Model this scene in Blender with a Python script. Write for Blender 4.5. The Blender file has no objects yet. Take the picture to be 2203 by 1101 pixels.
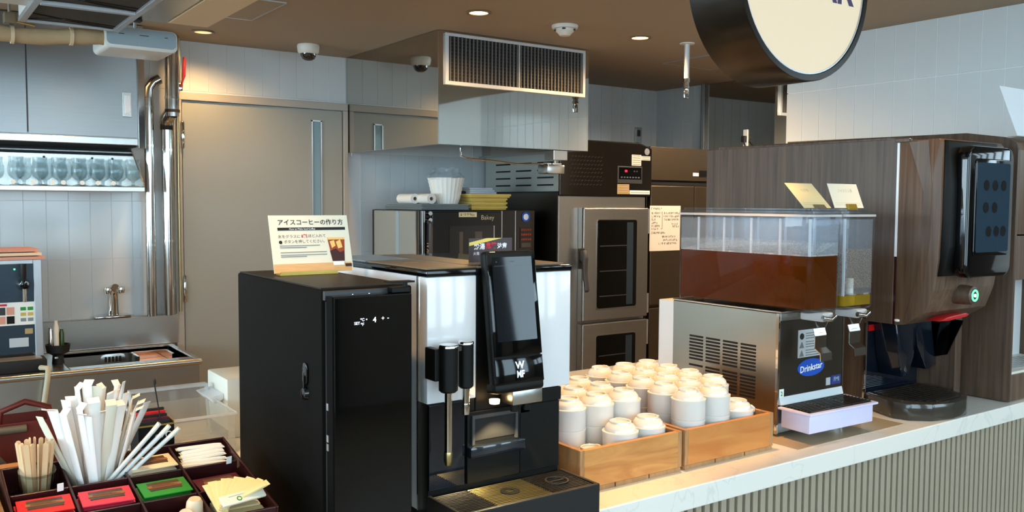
import bpy, bmesh, math, random
from mathutils import Matrix, Vector
random.seed(7)
R = math.radians
sc = bpy.context.scene
COL = sc.collection
# ------------------------------------------------------------------ camera
F_PX, YAW, PITCH, ROLL = 1909.37, .612425, -.059542, .006038
cam = bpy.data.objects.new('camera', bpy.data.cameras.new('camera')); COL.objects.link(cam)
fw = Vector((math.sin(YAW)*math.cos(PITCH), math.cos(YAW)*math.cos(PITCH), math.sin(PITCH)))
rt = Vector((math.cos(YAW), -math.sin(YAW), 0)); up = rt.cross(fw)
rt, up = math.cos(ROLL)*rt+math.sin(ROLL)*up, -math.sin(ROLL)*rt+math.cos(ROLL)*up
m3 = Matrix((rt, up, -fw)).transposed()
cam.matrix_world = Matrix.Translation((0, 0, 1.54)) @ m3.to_4x4()
cam.data.sensor_width = 36; cam.data.lens = F_PX/2203*36; cam.data.clip_start = .02
sc.camera = cam
# ------------------------------------------------------------------ world, daylight, exposure
w = bpy.data.worlds.new('sky'); sc.world = w; w.use_nodes = True
bg = w.node_tree.nodes['Background']; bg.inputs[0].default_value = (.72, .86, 1, 1); bg.inputs[1].default_value = 2.2
sc.view_settings.view_transform = 'Standard'; sc.view_settings.look = 'None'
sc.view_settings.gamma = 1; sc.view_settings.use_curve_mapping = False; sc.view_settings.exposure = .62
sc.cycles.transparent_max_bounces = 24

def area(name, loc, rot, sx, sy, power, color):
    l = bpy.data.lights.new(name, 'AREA'); l.shape = 'RECTANGLE'; l.size = sx; l.size_y = sy; l.energy = power; l.color = color
    o = bpy.data.objects.new(name, l); COL.objects.link(o); o.location = loc; o.rotation_euler = rot; return o
# daylight through the window wall behind the camera; the other glazing is unseen and added for more light
area('window_daylight_south', (.8, -3.5, 2.1), (R(90), 0, 0), 9.6, 2.4, 225, (.88, .95, 1))
area('window_daylight_west', (-4.2, -1, 2.1), (R(90), 0, R(-90)), 4.4, 2.3, 90, (.86, .94, 1))  # added light for unseen west glazing, so dimmer windows still light the room

area('window_daylight_kitchen', (-4.2, 3.4, 1.6), (R(90), 0, R(-90)), 3.4, 1.5, 175, (.88, .95, 1))  # added from the unseen left side to brighten the kitchen walls
area('window_daylight_east', (6.7, -1.2, 2.3), (R(90), 0, R(90)), 4.0, .8, 34, (.90, .96, 1))  # added to give the hood a bright reflection; brightens the hall

# ------------------------------------------------------------------ materials
def lin(h):
    if isinstance(h, tuple): c = [x/255 for x in h]
    else: c = [int(h[i:i+2], 16)/255 for i in (0, 2, 4)]
    return tuple(((x/12.92) if x <= .04045 else ((x+.055)/1.055)**2.4) for x in c)+(1,)
MATS = {}
def M(name, col=(200, 200, 200), rough=.5, metal=0, var=0, vs=8, stretch=(1, 1, 1), bump=0, bs=30, coat=0, emit=0, trans=0, ior=1.45, spec=.5, rvar=0, ecol=None):
    m = bpy.data.materials.new(name); m.use_nodes = True; nt = m.node_tree; b = nt.nodes['Principled BSDF']
    c = lin(col)
    b.inputs['Base Color'].default_value = c; b.inputs['Roughness'].default_value = rough; b.inputs['Metallic'].default_value = metal
    b.inputs['IOR'].default_value = ior; b.inputs['Specular IOR Level'].default_value = spec
    b.inputs['Coat Weight'].default_value = coat; b.inputs['Coat Roughness'].default_value = .04
    b.inputs['Transmission Weight'].default_value = trans
    if emit: b.inputs['Emission Color'].default_value = lin(ecol) if ecol else c; b.inputs['Emission Strength'].default_value = emit
    tc = nt.nodes.new('ShaderNodeTexCoord'); mp = nt.nodes.new('ShaderNodeMapping'); mp.inputs['Scale'].default_value = stretch
    nt.links.new(tc.outputs['Object'], mp.inputs['Vector'])
    n = nt.nodes.new('ShaderNodeTexNoise'); n.inputs['Scale'].default_value = vs; n.inputs['Detail'].default_value = 4
    nt.links.new(mp.outputs[0], n.inputs['Vector'])
    v = var if var else .02
    mx = nt.nodes.new('ShaderNodeMix'); mx.data_type = 'RGBA'
    mx.inputs['A'].default_value = tuple(min(1, x*(1-v)) for x in c[:3])+(1,); mx.inputs['B'].default_value = tuple(min(1, x*(1+v)) for x in c[:3])+(1,)
    nt.links.new(n.outputs['Fac'], mx.inputs['Factor']); nt.links.new(mx.outputs['Result'], b.inputs['Base Color'])
    if rvar:
        r_ = nt.nodes.new('ShaderNodeMapRange'); r_.inputs['To Min'].default_value = max(0, rough-rvar); r_.inputs['To Max'].default_value = rough+rvar
        nt.links.new(n.outputs['Fac'], r_.inputs['Value']); nt.links.new(r_.outputs[0], b.inputs['Roughness'])
    if bump:
        n2 = nt.nodes.new('ShaderNodeTexNoise'); n2.inputs['Scale'].default_value = bs; n2.inputs['Detail'].default_value = 2
        nt.links.new(mp.outputs[0], n2.inputs['Vector'])
        bp = nt.nodes.new('ShaderNodeBump'); bp.inputs['Strength'].default_value = bump; bp.inputs['Distance'].default_value = .01
        nt.links.new(n2.outputs['Fac'], bp.inputs['Height']); nt.links.new(bp.outputs[0], b.inputs['Normal'])
    MATS[name] = m; return m
def wood(name, c1, c2, stretch, scale=6, rough=.45, dist=1.5):
    m = bpy.data.materials.new(name); m.use_nodes = True; nt = m.node_tree; b = nt.nodes['Principled BSDF']; b.inputs['Roughness'].default_value = rough
    tc = nt.nodes.new('ShaderNodeTexCoord'); mp = nt.nodes.new('ShaderNodeMapping'); mp.inputs['Scale'].default_value = stretch
    n = nt.nodes.new('ShaderNodeTexNoise'); n.inputs['Scale'].default_value = scale; n.inputs['Detail'].default_value = 6; n.inputs['Distortion'].default_value = dist
    cr = nt.nodes.new('ShaderNodeValToRGB'); cr.color_ramp.elements[0].color = lin(c1); cr.color_ramp.elements[1].color = lin(c2)
    cr.color_ramp.elements[0].position = .3; cr.color_ramp.elements[1].position = .72
    nt.links.new(tc.outputs['Object'], mp.inputs['Vector']); nt.links.new(mp.outputs[0], n.inputs['Vector']); nt.links.new(n.outputs['Fac'], cr.inputs['Fac']); nt.links.new(cr.outputs[0], b.inputs['Base Color'])
    MATS[name] = m; return m
def clear(name, tint=(255, 255, 255), refl=1.0, frost=0):
    """thin clear plastic or glass sheet: see-through with a mirror sheen towards grazing angles"""
    m = bpy.data.materials.new(name); m.use_nodes = True; nt = m.node_tree; nt.nodes.remove(nt.nodes['Principled BSDF']); out = nt.nodes['Material Output']
    t = nt.nodes.new('ShaderNodeBsdfTransparent'); t.inputs[0].default_value = lin(tint)
    g = nt.nodes.new('ShaderNodeBsdfGlossy'); g.inputs['Roughness'].default_value = .03
    lw = nt.nodes.new('ShaderNodeLayerWeight'); lw.inputs['Blend'].default_value = .5
    fr = nt.nodes.new('ShaderNodeMath'); fr.operation = 'POWER'; fr.inputs[1].default_value = 3.5; nt.links.new(lw.outputs['Facing'], fr.inputs[0])
    mu = nt.nodes.new('ShaderNodeMath'); mu.operation = 'MULTIPLY_ADD'; mu.inputs[1].default_value = .75*refl; mu.inputs[2].default_value = .02; mu.use_clamp = True
    mx = nt.nodes.new('ShaderNodeMixShader')
    nt.links.new(fr.outputs[0], mu.inputs[0]); nt.links.new(mu.outputs[0], mx.inputs[0]); nt.links.new(t.outputs[0], mx.inputs[1]); nt.links.new(g.outputs[0], mx.inputs[2])
    last = mx
    if frost:
        d = nt.nodes.new('ShaderNodeBsdfDiffuse'); d.inputs[0].default_value = (.85, .87, .88, 1); m2 = nt.nodes.new('ShaderNodeMixShader'); m2.inputs[0].default_value = frost
        nt.links.new(mx.outputs[0], m2.inputs[1]); nt.links.new(d.outputs[0], m2.inputs[2]); last = m2
    nt.links.new(last.outputs[0], out.inputs['Surface']); MATS[name] = m; return m
def droplets(name, scale=160, thr=.52, col=(225, 225, 222)):
    m = bpy.data.materials.new(name); m.use_nodes = True; nt = m.node_tree; b = nt.nodes['Principled BSDF']; out = nt.nodes['Material Output']
    b.inputs['Base Color'].default_value = lin(col); b.inputs['Roughness'].default_value = .25
    tc = nt.nodes.new('ShaderNodeTexCoord'); n = nt.nodes.new('ShaderNodeTexNoise'); n.inputs['Scale'].default_value = scale; n.inputs['Detail'].default_value = 3
    sp = nt.nodes.new('ShaderNodeMapRange'); sp.inputs['From Min'].default_value = thr-.12; sp.inputs['From Max'].default_value = thr+.12; sp.inputs['To Max'].default_value = .62
    t = nt.nodes.new('ShaderNodeBsdfTransparent'); mx = nt.nodes.new('ShaderNodeMixShader')
    nt.links.new(tc.outputs['Object'], n.inputs['Vector']); nt.links.new(n.outputs['Fac'], sp.inputs['Value']); nt.links.new(sp.outputs[0], mx.inputs[0])
    nt.links.new(t.outputs[0], mx.inputs[1]); nt.links.new(b.outputs[0], mx.inputs[2]); nt.links.new(mx.outputs[0], out.inputs['Surface']); MATS[name] = m; return m
def liquid(name, col, density, ab):
    m = bpy.data.materials.new(name); m.use_nodes = True; nt = m.node_tree; b = nt.nodes['Principled BSDF']; out = nt.nodes['Material Output']
    b.inputs['Base Color'].default_value = lin(col); b.inputs['Roughness'].default_value = .03; b.inputs['Transmission Weight'].default_value = 1-ab; b.inputs['IOR'].default_value = 1.12; b.inputs['Specular IOR Level'].default_value = .1
    va = nt.nodes.new('ShaderNodeVolumeAbsorption'); va.inputs['Color'].default_value = lin(col); va.inputs['Density'].default_value = density
    nt.links.new(va.outputs[0], out.inputs['Volume']); MATS[name] = m; return m

M('tile', (203, 209, 211), .12, var=.03, vs=3, bump=.05, bs=6)
M('grout', (222, 225, 225), .5); M('hall_paint', (206, 196, 180), .8); M('hall_dark', (84, 72, 60), .6)
M('plaster', (176, 172, 165), .7, var=.04)
M('ceiling_paint', (158, 142, 121), .75, var=.03, vs=2)
M('floor_vinyl', (150, 126, 100), .4, var=.12, vs=3)
M('door_paint', (150, 152, 145), .38, var=.03, vs=2)
M('door_frame', (166, 161, 152), .4)
M('steel', (196, 195, 190), .26, 1, var=.05, vs=5, stretch=(1, 1, 30), bump=.03, bs=60)
M('steel_h', (190, 188, 182), .27, 1, var=.07, vs=6, stretch=(1, 30, 30), bump=.03, bs=60)
M('steel_mirror', (198, 194, 186), .03, 1, var=.03, vs=2, bump=.09, bs=1.6)
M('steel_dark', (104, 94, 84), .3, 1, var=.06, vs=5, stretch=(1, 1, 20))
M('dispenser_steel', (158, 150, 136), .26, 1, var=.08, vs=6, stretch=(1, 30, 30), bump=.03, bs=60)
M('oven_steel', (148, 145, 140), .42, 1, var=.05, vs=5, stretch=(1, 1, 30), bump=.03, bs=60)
M('fridge_steel', (104, 90, 74), .42, 1, var=.06, vs=4, stretch=(1, 1, 20), bump=.02, bs=40)  # brown of the room's reflections put into the steel colour
M('chrome', (215, 213, 208), .08, 1)
M('pipe_steel', (190, 188, 184), .12, 1)
M('alu', (190, 193, 196), .35, .8)
M('alu_white', (200, 204, 206), .4, .3)
M('black_matte', (22, 21, 20), .55, var=.1)
M('black_satin', (12, 12, 10), .45, var=.08, vs=3, spec=.22)
M('cooler_black', (14, 13, 11), .62, spec=.05, var=.08); M('cabinet_steel', (152, 154, 154), .36, 1, var=.05, vs=5, stretch=(1, 1, 30), bump=.03, bs=60)
M('black_gloss', (7, 7, 8), .07)
M('black_glass', (4, 5, 6), .04)
M('slot_dark', (12, 11, 10), .8)
M('dark_grey', (52, 52, 53), .45)
M('rubber', (28, 27, 26), .7)
M('white_plastic', (232, 234, 236), .3, var=.02)
M('white_gloss', (226, 227, 229), .14, coat=.3)
M('cream_plastic', (226, 220, 204), .4)
M('lilac_plastic', (214, 210, 236), .35)
M('ceramic', (222, 220, 213), .12, var=.015, coat=.4)
M('lid_brown', (120, 104, 82), .3)
M('lid_grey', (150, 160, 164), .15, .3)
M('paper_white', (238, 236, 228), .7)
M('paper_cream', (226, 210, 160), .7)
M('paper_pale', (226, 218, 196), .7)
M('paper_note', (226, 219, 205), .7)
M('paper_red', (214, 24, 30), .5, var=.05); M('paper_pink', (216, 52, 78), .5, var=.05)
M('paper_green', (38, 138, 48), .45, var=.06); M('paper_purple', (82, 14, 42), .5, var=.1); M('paper_tan', (232, 208, 172), .6, var=.05)
M('tea_window', (74, 48, 34), .35, var=.5, vs=160); M('tea_band', (142, 96, 52), .45, var=.15, vs=60)
M('ink', (24, 20, 18), .6); M('ink_grey', (120, 116, 110), .6); M('ink_light', (190, 178, 140), .6); M('ink_red', (200, 40, 60), .6); M('ink_purple', (58, 40, 84), .5)
M('ink_white', (240, 240, 240), .6); M('ink_blue', (24, 76, 176), .4); M('ink_navy', (40, 50, 120), .5)
M('led_white', (235, 240, 255), .5, emit=1.6); M('led_red', (255, 30, 60), .5, emit=2.5); M('led_green', (70, 255, 120), .5, emit=3); M('led_dim', (80, 90, 100), .5, emit=.12)
M('screen_dark', (22, 25, 28), .04); M('screen_blue', (30, 50, 64), .05, emit=.06); M('screen_line', (74, 80, 86), .3, emit=.05)
M('lamp_warm', (255, 205, 130), .5, emit=9); M('lamp_warm_dim', (255, 200, 130), .5, emit=1.1)
M('sign_face', (158, 140, 112), .5, emit=.34, ecol=(255, 240, 212))
M('sign_drum', (36, 29, 22), .24, .5, var=.1)
M('slat_paint', (162, 151, 131), .5, var=.03, vs=4); M('slat_back', (120, 114, 103), .7)
M('straw_paper', (240, 234, 226), .65, var=.04, vs=40); M('stick_wood', (226, 186, 140), .6, var=.12, vs=30, stretch=(1, 1, .1))
M('sugar_paper', (228, 204, 150), .6, var=.08, vs=40); M('maroon', (48, 18, 18), .28, var=.2, vs=8); M('maroon_inner', (40, 14, 16), .35, var=.2, vs=8)
M('creamer', (222, 200, 168), .4); M('yellow_plastic', (206, 176, 84), .45, var=.05); M('grey_tray', (128, 138, 138), .4, var=.06); M('cloth_white', (206, 212, 220), .9, bump=.3, bs=40)
M('cloth_grey', (96, 92, 84), .95, var=.15, bump=.4, bs=60); M('red_brown', (110, 34, 22), .5); M('bottle_green', (50, 74, 28), .2)
M('foam_beige', (170, 146, 112), .85, var=.15, vs=12, bump=.5, bs=14); M('ac_white', (206, 205, 198), .35); M('ac_grey', (140, 158, 166), .5); M('ac_cream', (205, 184, 150), .5); M('filter_dark', (54, 50, 43), .8, var=.3, vs=30)
M('server_blue', (46, 60, 72), .35, .3); M('red_plastic', (190, 16, 20), .35); M('valve_red', (112, 16, 22), .4); M('salmon', (216, 150, 128), .6); M('orange_food', (226, 150, 50), .4)
M('amber_glow', (240, 226, 190), .4); M('hood_inside', (60, 56, 50), .35, .9); M('vent_slat', (98, 96, 91), .45, .1); M('vent_back', (18, 17, 16), .8)
M('grate_gold', (196, 178, 128), .28, 1); M('grate_dark', (34, 31, 28), .35, .4); M('gold_foil', (190, 160, 80), .3, .8); M('brass_clip', (170, 140, 50), .35, .6)
M('iced', (150, 60, 18), .4, var=.3, vs=60); M('iced_dark', (60, 14, 10), .4); M('iced_light', (238, 190, 110), .4, var=.1); M('table_print', (216, 168, 112), .6, var=.2, vs=30, stretch=(1, 1, 6))
M('smoke_white', (214, 210, 200), .5); M('dome_dark', (30, 28, 27), .08, coat=1); M('outlet_white', (214, 214, 208), .4); M('oven_black', (20, 17, 14), .22, var=.1)
M('tray_brown', (58, 54, 48), .12, coat=.4); M('tray_grid', (40, 33, 26), .3); M('navy_gloss', (14, 20, 30), .06, coat=.5)
M('mat_tan', (176, 160, 134), .25); M('note_blue', (150, 170, 178), .5); M('sticker_tan', (176, 148, 104), .6); M('hose', (190, 178, 150), .5)
wood('walnut', (64, 48, 37), (98, 77, 60), (14, 14, .55), 5, .42, .6)
wood('walnut_door', (72, 53, 40), (110, 85, 65), (14, 14, .5), 5, .42, .8)
wood('crate_wood', (176, 116, 56), (206, 150, 84), (1.6, 9, 9), 3.2, .5, 2.2)
wood('crate_wood_warm', (186, 112, 48), (208, 140, 70), (1.6, 9, 9), 3.2, .5, 1.2)
wood('crate_end', (150, 108, 66), (184, 140, 92), (8, 8, 2), 5, .55, 1)
wood('riser_wood', (112, 82, 52), (150, 112, 70), (9, 9, 1), 4, .55, 2)
wood('riser_rim', (150, 96, 48), (190, 130, 70), (2, 9, 9), 4, .5, 1)
clear('clear_plastic', (248, 250, 252), 1.3); clear('tank_mist', (250, 252, 255), .5, .10); clear('clear_rim', (246, 249, 252), 1.6, .42); clear('clear_glass', (228, 233, 234), 1.3); clear('acrylic', (250, 246, 238), 1.2, .12); clear('smoked', (70, 82, 100), 1.2); clear('bag_film', (245, 248, 250), 1.0, .12); clear('window_pane', (236, 246, 250), .8)
droplets('droplets', 900, .52); droplets('froth', 420, .50, (190, 170, 150)); droplets('fog', 30, .55, (205, 200, 196))
liquid('barley_tea', (136, 62, 7), 42, .31); liquid('jasmine_tea', (214, 172, 40), 18, .35)
# marble worktop
mm = M('marble', (232, 228, 218), .28, var=.03, vs=2, coat=.15); nt = mm.node_tree; b = nt.nodes['Principled BSDF']
wv = nt.nodes.new('ShaderNodeTexNoise'); wv.inputs['Scale'].default_value = 2.4; wv.inputs['Detail'].default_value = 8; wv.inputs['Distortion'].default_value = 2.5
tc = nt.nodes.new('ShaderNodeTexCoord'); nt.links.new(tc.outputs['Object'], wv.inputs['Vector'])
cr = nt.nodes.new('ShaderNodeValToRGB'); e = cr.color_ramp.elements; e[0].position = .485; e[0].color = lin((234, 230, 221)); e[1].position = .515; e[1].color = lin((234, 230, 221))
k = e.new(.5); k.color = lin((222, 218, 209)); nt.links.new(wv.outputs['Fac'], cr.inputs['Fac']); nt.links.new(cr.outputs[0], b.inputs['Base Color'])

# ------------------------------------------------------------------ geometry helpers
class B:
    """collects shapes into one mesh"""
    def __init__(s): s.bm = bmesh.new()
    def _bev(s, vs, bev, seg=2):
        if bev:
            es = {e for v in vs for e in v.link_edges}
            bmesh.ops.bevel(s.bm, geom=list(es), offset=bev, segments=seg, affect='EDGES', profile=.5)
    def box(s, x0, x1, y0, y1, z0, z1, bev=0, seg=2):
        r = bmesh.ops.create_cube(s.bm, size=1)
        for v in r['verts']: v.co = Vector(((x0+x1)/2+v.co.x*(x1-x0), (y0+y1)/2+v.co.y*(y1-y0), (z0+z1)/2+v.co.z*(z1-z0)))
        s._bev(r['verts'], bev, seg); return s
    def obox(s, c, ax, ay, az, bev=0, seg=2):
        """box centred on c with half-axis vectors"""
        c, ax, ay, az = map(Vector, (c, ax, ay, az)); r = bmesh.ops.create_cube(s.bm, size=2)
        for v in r['verts']: v.co = c+ax*v.co.x+ay*v.co.y+az*v.co.z
        s._bev(r['verts'], bev, seg); return s
    def prism(s, pts, axis, a0, a1, bev=0, seg=2):
        """polygon of 2-D points extruded along axis ('x': pts=(y,z); 'y': pts=(x,z); 'z': pts=(x,y))"""
        def P(p, a): return {'x': (a, p[0], p[1]), 'y': (p[0], a, p[1]), 'z': (p[0], p[1], a)}[axis]
        v0 = [s.bm.verts.new(P(p, a0)) for p in pts]; v1 = [s.bm.verts.new(P(p, a1)) for p in pts]; n = len(pts)
        fs = [s.bm.faces.new(v0), s.bm.faces.new(v1[::-1])]+[s.bm.faces.new((v0[i], v1[i], v1[(i+1) % n], v0[(i+1) % n])) for i in range(n)]
        bmesh.ops.recalc_face_normals(s.bm, faces=fs); s._bev(v0+v1, bev, seg); return s
    def tube(s, pts, r, n=12, cap=True):
        pts = [Vector(p) for p in pts]; rs = r if isinstance(r, (list, tuple)) else [r]*len(pts); rings = []
        prev = None
        for i, p in enumerate(pts):
            d = (pts[min(i+1, len(pts)-1)]-pts[max(i-1, 0)]).normalized()
            if prev is None: a = d.orthogonal().normalized()
            else: a = (prev-d*prev.dot(d)).normalized()
            prev = a; bb = d.cross(a)
            rings.append([s.bm.verts.new(p+(a*math.cos(t)+bb*math.sin(t))*rs[i]) for t in [2*math.pi*k/n for k in range(n)]])
        for A, C in zip(rings, rings[1:]):
            for k in range(n): s.bm.faces.new((A[k], A[(k+1) % n], C[(k+1) % n], C[k]))
        if cap: s.bm.faces.new(rings[0][::-1]); s.bm.faces.new(rings[-1])
        return s
    def lathe(s, prof, c=(0, 0, 0), axis='z', n=24, flute=None):
        """profile of (radius, height); a zero radius closes to a point"""
        c = Vector(c); rings = []
        for r, h in prof:
            def P(a, r=r, h=h):
                rr = r*(1+(flute[1]*math.cos(flute[0]*a) if flute else 0)); x, y = rr*math.cos(a), rr*math.sin(a)
                return c+Vector({'z': (x, y, h), 'y': (x, h, y), 'x': (h, x, y)}[axis])
            rings.append([s.bm.verts.new(P(0))] if r <= 1e-6 else [s.bm.verts.new(P(2*math.pi*k/n)) for k in range(n)])
        fs = []
        for A, C in zip(rings, rings[1:]):
            for k in range(n):
                a, a2, c1, c2 = A[k % len(A)], A[(k+1) % len(A)], C[k % len(C)], C[(k+1) % len(C)]
                q = [x for i, x in enumerate((a, a2, c2, c1)) if x not in (a, a2, c2, c1)[:i]]
                if len(q) > 2: fs.append(s.bm.faces.new(q))
        bmesh.ops.recalc_face_normals(s.bm, faces=fs); return s
    def cyl(s, a, b_, r, n=20, r2=None): return s.tube([a, b_], [r, r if r2 is None else r2], n)
    def quad(s, *pts): s.bm.faces.new([s.bm.verts.new(p) for p in pts]); return s
    def rplate(s, cx, cz, w, h, rad, y0, y1, n=5, bev=0):
        """rounded rectangle in the XZ plane extruded along Y"""
        pts = []
        for qx, qz, a0 in ((1, 1, 0), (-1, 1, 90), (-1, -1, 180), (1, -1, 270)):
            for k in range(n+1):
                a = R(a0+90*k/n); pts.append((cx+qx*(w/2-rad)+rad*math.cos(a), cz+qz*(h/2-rad)+rad*math.sin(a)))
        return s.prism(pts, 'y', y0, y1, bev)
    def xf(s, m): bmesh.ops.transform(s.bm, matrix=m, verts=s.bm.verts[:]); return s
def mesh_of(b, name, mat, smooth=False, off=(0, 0, 0)):
    me = bpy.data.meshes.new(name); off = Vector(off)
    if off.length: bmesh.ops.translate(b.bm, verts=b.bm.verts[:], vec=-off)
    if smooth:
        for f in b.bm.faces: f.smooth = True
    b.bm.to_mesh(me); b.bm.free()
    if mat: me.materials.append(MATS[mat] if isinstance(mat, str) else mat)
    if smooth is True or smooth:
        try: me.set_sharp_from_angle(angle=R(40 if smooth is True else smooth))
        except Exception: pass
    return me
def thing(name, label, cat, loc=(0, 0, 0), group=None, rot=(0, 0, 0), kind=None):
    o = bpy.data.objects.new(name, None); COL.objects.link(o); o.location = loc; o.rotation_euler = rot; o.empty_display_size = .05
    tag(o, label, cat, group, kind); return o
def tag(o, label=None, cat=None, group=None, kind=None):
    if label: o['label'] = label
    if cat: o['category'] = cat
    if group: o['group'] = group
    if kind: o['kind'] = kind
    return o
def root(o):
    while o.parent: o = o.parent
    return o
def part(name, b, mat, parent, smooth=False, label=None, local=False):
    """a mesh child; coordinates are the world's unless local (then the root thing's own frame)"""
    off = (0, 0, 0) if local else root(parent).location
    me = mesh_of(b, name, mat, smooth, off); o = bpy.data.objects.new(name, me); COL.objects.link(o); o.parent = parent
    if label: o['label'] = label
    return o
def piece(name, me, parent, loc, rot=None):
    """a repeated part sharing mesh data; loc in the root thing's frame"""
    o = bpy.data.objects.new(name, me); COL.objects.link(o); o.parent = parent; o.location = loc
    if rot: o.rotation_euler = rot
    return o
def solid(name, b, mat, label=None, cat=None, loc=(0, 0, 0), smooth=False, group=None, kind=None):
    o = bpy.data.objects.new(name, mesh_of(b, name, mat, smooth, loc)); COL.objects.link(o); o.location = loc; tag(o, label, cat, group, kind); return o
def copy_tree(o, parent=None):
    c = o.copy(); COL.objects.link(c); c.parent = parent
    for ch in o.children: copy_tree(ch, c)
    return c
def text(body, size, org, xd, yd, mat, parent, align='CENTER', name='lettering', local=False, ex=.0004, squeeze=1, bold=0):
    cu = bpy.data.curves.new('t', 'FONT'); cu.body = body; cu.size = size; cu.align_x = align; cu.align_y = 'CENTER'; cu.offset = bold; cu.resolution_u = 2
    ob = bpy.data.objects.new('t', cu); COL.objects.link(ob); dg = bpy.context.evaluated_depsgraph_get(); dg.update()
    me = bpy.data.meshes.new_from_object(ob.evaluated_get(dg)); bpy.data.objects.remove(ob); bpy.data.curves.remove(cu)
    xd, yd = Vector(xd).normalized(), Vector(yd).normalized(); zd = xd.cross(yd)
    m = Matrix((xd*squeeze, yd, zd)).transposed().to_4x4(); m.translation = Vector(org)+zd*ex-(Vector((0, 0, 0)) if local else root(parent).location)
    me.transform(m); me.materials.clear(); me.materials.append(MATS[mat]); me.name = name
    o = bpy.data.objects.new(name, me); COL.objects.link(o); o.parent = parent; return o
def plate(org, xd, yd, w, h, t=.0006, b=None):
    """thin plate lying on a plane: org is its centre on the surface"""
    b = b or B(); xd, yd = Vector(xd).normalized(), Vector(yd).normalized(); zd = xd.cross(yd)
    b.obox(Vector(org)+zd*t/2, xd*w/2, yd*h/2, zd*t/2); return b
X_, Y_, Z_ = (1, 0, 0), (0, 1, 0), (0, 0, 1)
# ================================================================== SETTING
def struct(name, b, mat, smooth=False): return solid(name, b, mat, kind='structure', smooth=smooth)
struct('floor', B().box(-4, 7, -3.3, 5.4, -.06, 0), 'floor_vinyl')
ceil = struct('ceiling', B().box(-4, 7, .55, 5.4, 2.44, 2.52), 'ceiling_paint')
struct('ceiling_hall', B().box(-4, 7, -3.3, .55, 3.6, 3.68), 'hall_paint'); struct('trim_1', B().box(-4, 7, .55, .62, 2.52, 3.6), 'hall_paint')
for x0, x1, y0, y1 in ((1.06, 1.50, 3.93, 4.40), (4.08, 4.52, 3.70, 4.14)):
    h = part('access_hatch', B().box(x0, x1, y0, y1, 2.437, 2.4405), 'ceiling_paint', ceil)
    t = .004; f = B()
    for a in ((x0-t, x1+t, y0-t, y0), (x0-t, x1+t, y1, y1+t), (x0-t, x0, y0, y1), (x1, x1+t, y0, y1)): f.box(*a, 2.4345, 2.4405)
    part('hatch_trim', f, 'alu', h)
wb = struct('wall_back', B().box(-2.15, 5.4, 5.2, 5.4, 0, 2.44).box(-4, -3.6, 5.2, 5.4, 0, 2.44).box(-3.6, -2.15, 5.2, 5.4, 0, .95).box(-3.6, -2.15, 5.2, 5.4, 2.2, 2.44), 'grout')
for k in range(2):  # unseen back windows, added for a bluish reflection on the tea tank
    x0 = -3.6+.725*k; o = bpy.data.objects.new('window_%d' % (k+7), None); COL.objects.link(o); o.location = (x0, 5.3, .95); o['kind'] = 'structure'
    part('window_frame', B().box(x0, x0+.05, 5.2, 5.4, .95, 2.2).box(x0+.675, x0+.725, 5.2, 5.4, .95, 2.2), 'alu', o); part('pane', B().box(x0+.05, x0+.675, 5.30, 5.31, .95, 2.2), 'window_pane', o)
wr = struct('wall_right', B().box(4.16, 4.30, 1.0, 3.23, 0, 2.44), 'grout')
wc = struct('wall_corner', B().box(5.06, 5.2, 4.70, 5.2, 0, 2.44), 'grout')
struct('wall_kitchen_side', B().box(5.85, 6.0, 1.0, 5.4, 0, 2.44), 'plaster')
struct('wall_hall_right', B().box(6.5, 6.6, -3.3, 1.0, 0, 1.9).box(6.5, 6.6, -3.3, 1.0, 2.7, 3.6).box(6.5, 6.6, .8, 1.0, 1.9, 2.7).box(4.16, 6.6, .9, 1.0, 0, 2.52), 'hall_dark')
struct('wall_left', B().box(-4.1, -4, -3.3, 5.4, 0, .9).box(-4.1, -4, -3.3, 5.4, 3.3, 3.6).box(-4.1, -4, 1.2, 1.6, .9, 3.3).box(-4.1, -4, 1.6, 5.4, .9, .95).box(-4.1, -4, 1.6, 5.4, 2.25, 3.3).box(-4.1, -4, 5.1, 5.4, .95, 2.25), 'hall_paint')
for k in range(6):  # unseen high windows added for the hood reflection, sill kept above the screen's view
    y0 = -3.3+.683*k; o = bpy.data.objects.new('window_%d' % (k+20), None); COL.objects.link(o); o.location = (6.55, y0, 1.9); o['kind'] = 'structure'
    part('window_frame', B().box(6.48, 6.6, y0, y0+.06, 1.9, 2.7).box(6.48, 6.6, y0+.62, y0+.683, 1.9, 2.7), 'lid_brown', o); part('pane', B().box(6.55, 6.56, y0+.06, y0+.62, 1.9, 2.7), 'window_pane', o)
for k in range(3):  # unseen west windows, added to enlarge the lit area
    y0 = -3.3+1.5*k; o = bpy.data.objects.new('window_%d' % (k+30), None); COL.objects.link(o); o.location = (-4.05, y0, .9); o['kind'] = 'structure'
    part('window_frame', B().box(-4.1, -4, y0, y0+.08, .9, 3.3).box(-4.1, -4, y0+1.42, y0+1.5, .9, 3.3), 'dark_grey', o); part('pane', B().box(-4.06, -4.05, y0+.08, y0+1.42, .9, 3.3), 'window_pane', o)
for k in range(5):  # unseen kitchen windows, added to let in extra light from the left
    y0 = 1.6+.7*k; o = bpy.data.objects.new('window_%d' % (k+11), None); COL.objects.link(o); o.location = (-4.05, y0, .95); o['kind'] = 'structure'
    part('window_frame', B().box(-4.1, -4, y0, y0+.04, .95, 2.25).box(-4.1, -4, y0+.66, y0+.70, .95, 2.25), 'alu', o); part('pane', B().box(-4.06, -4.05, y0+.04, y0+.66, .95, 2.25), 'window_pane', o)
struct('wall_front', B().box(-4, 6.5, -3.4, -3.3, 0, .9).box(-4, 6.5, -3.4, -3.3, 3.3, 3.6).box(5.6, 6.5, -3.4, -3.3, .9, 3.3), 'hall_paint')
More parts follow.
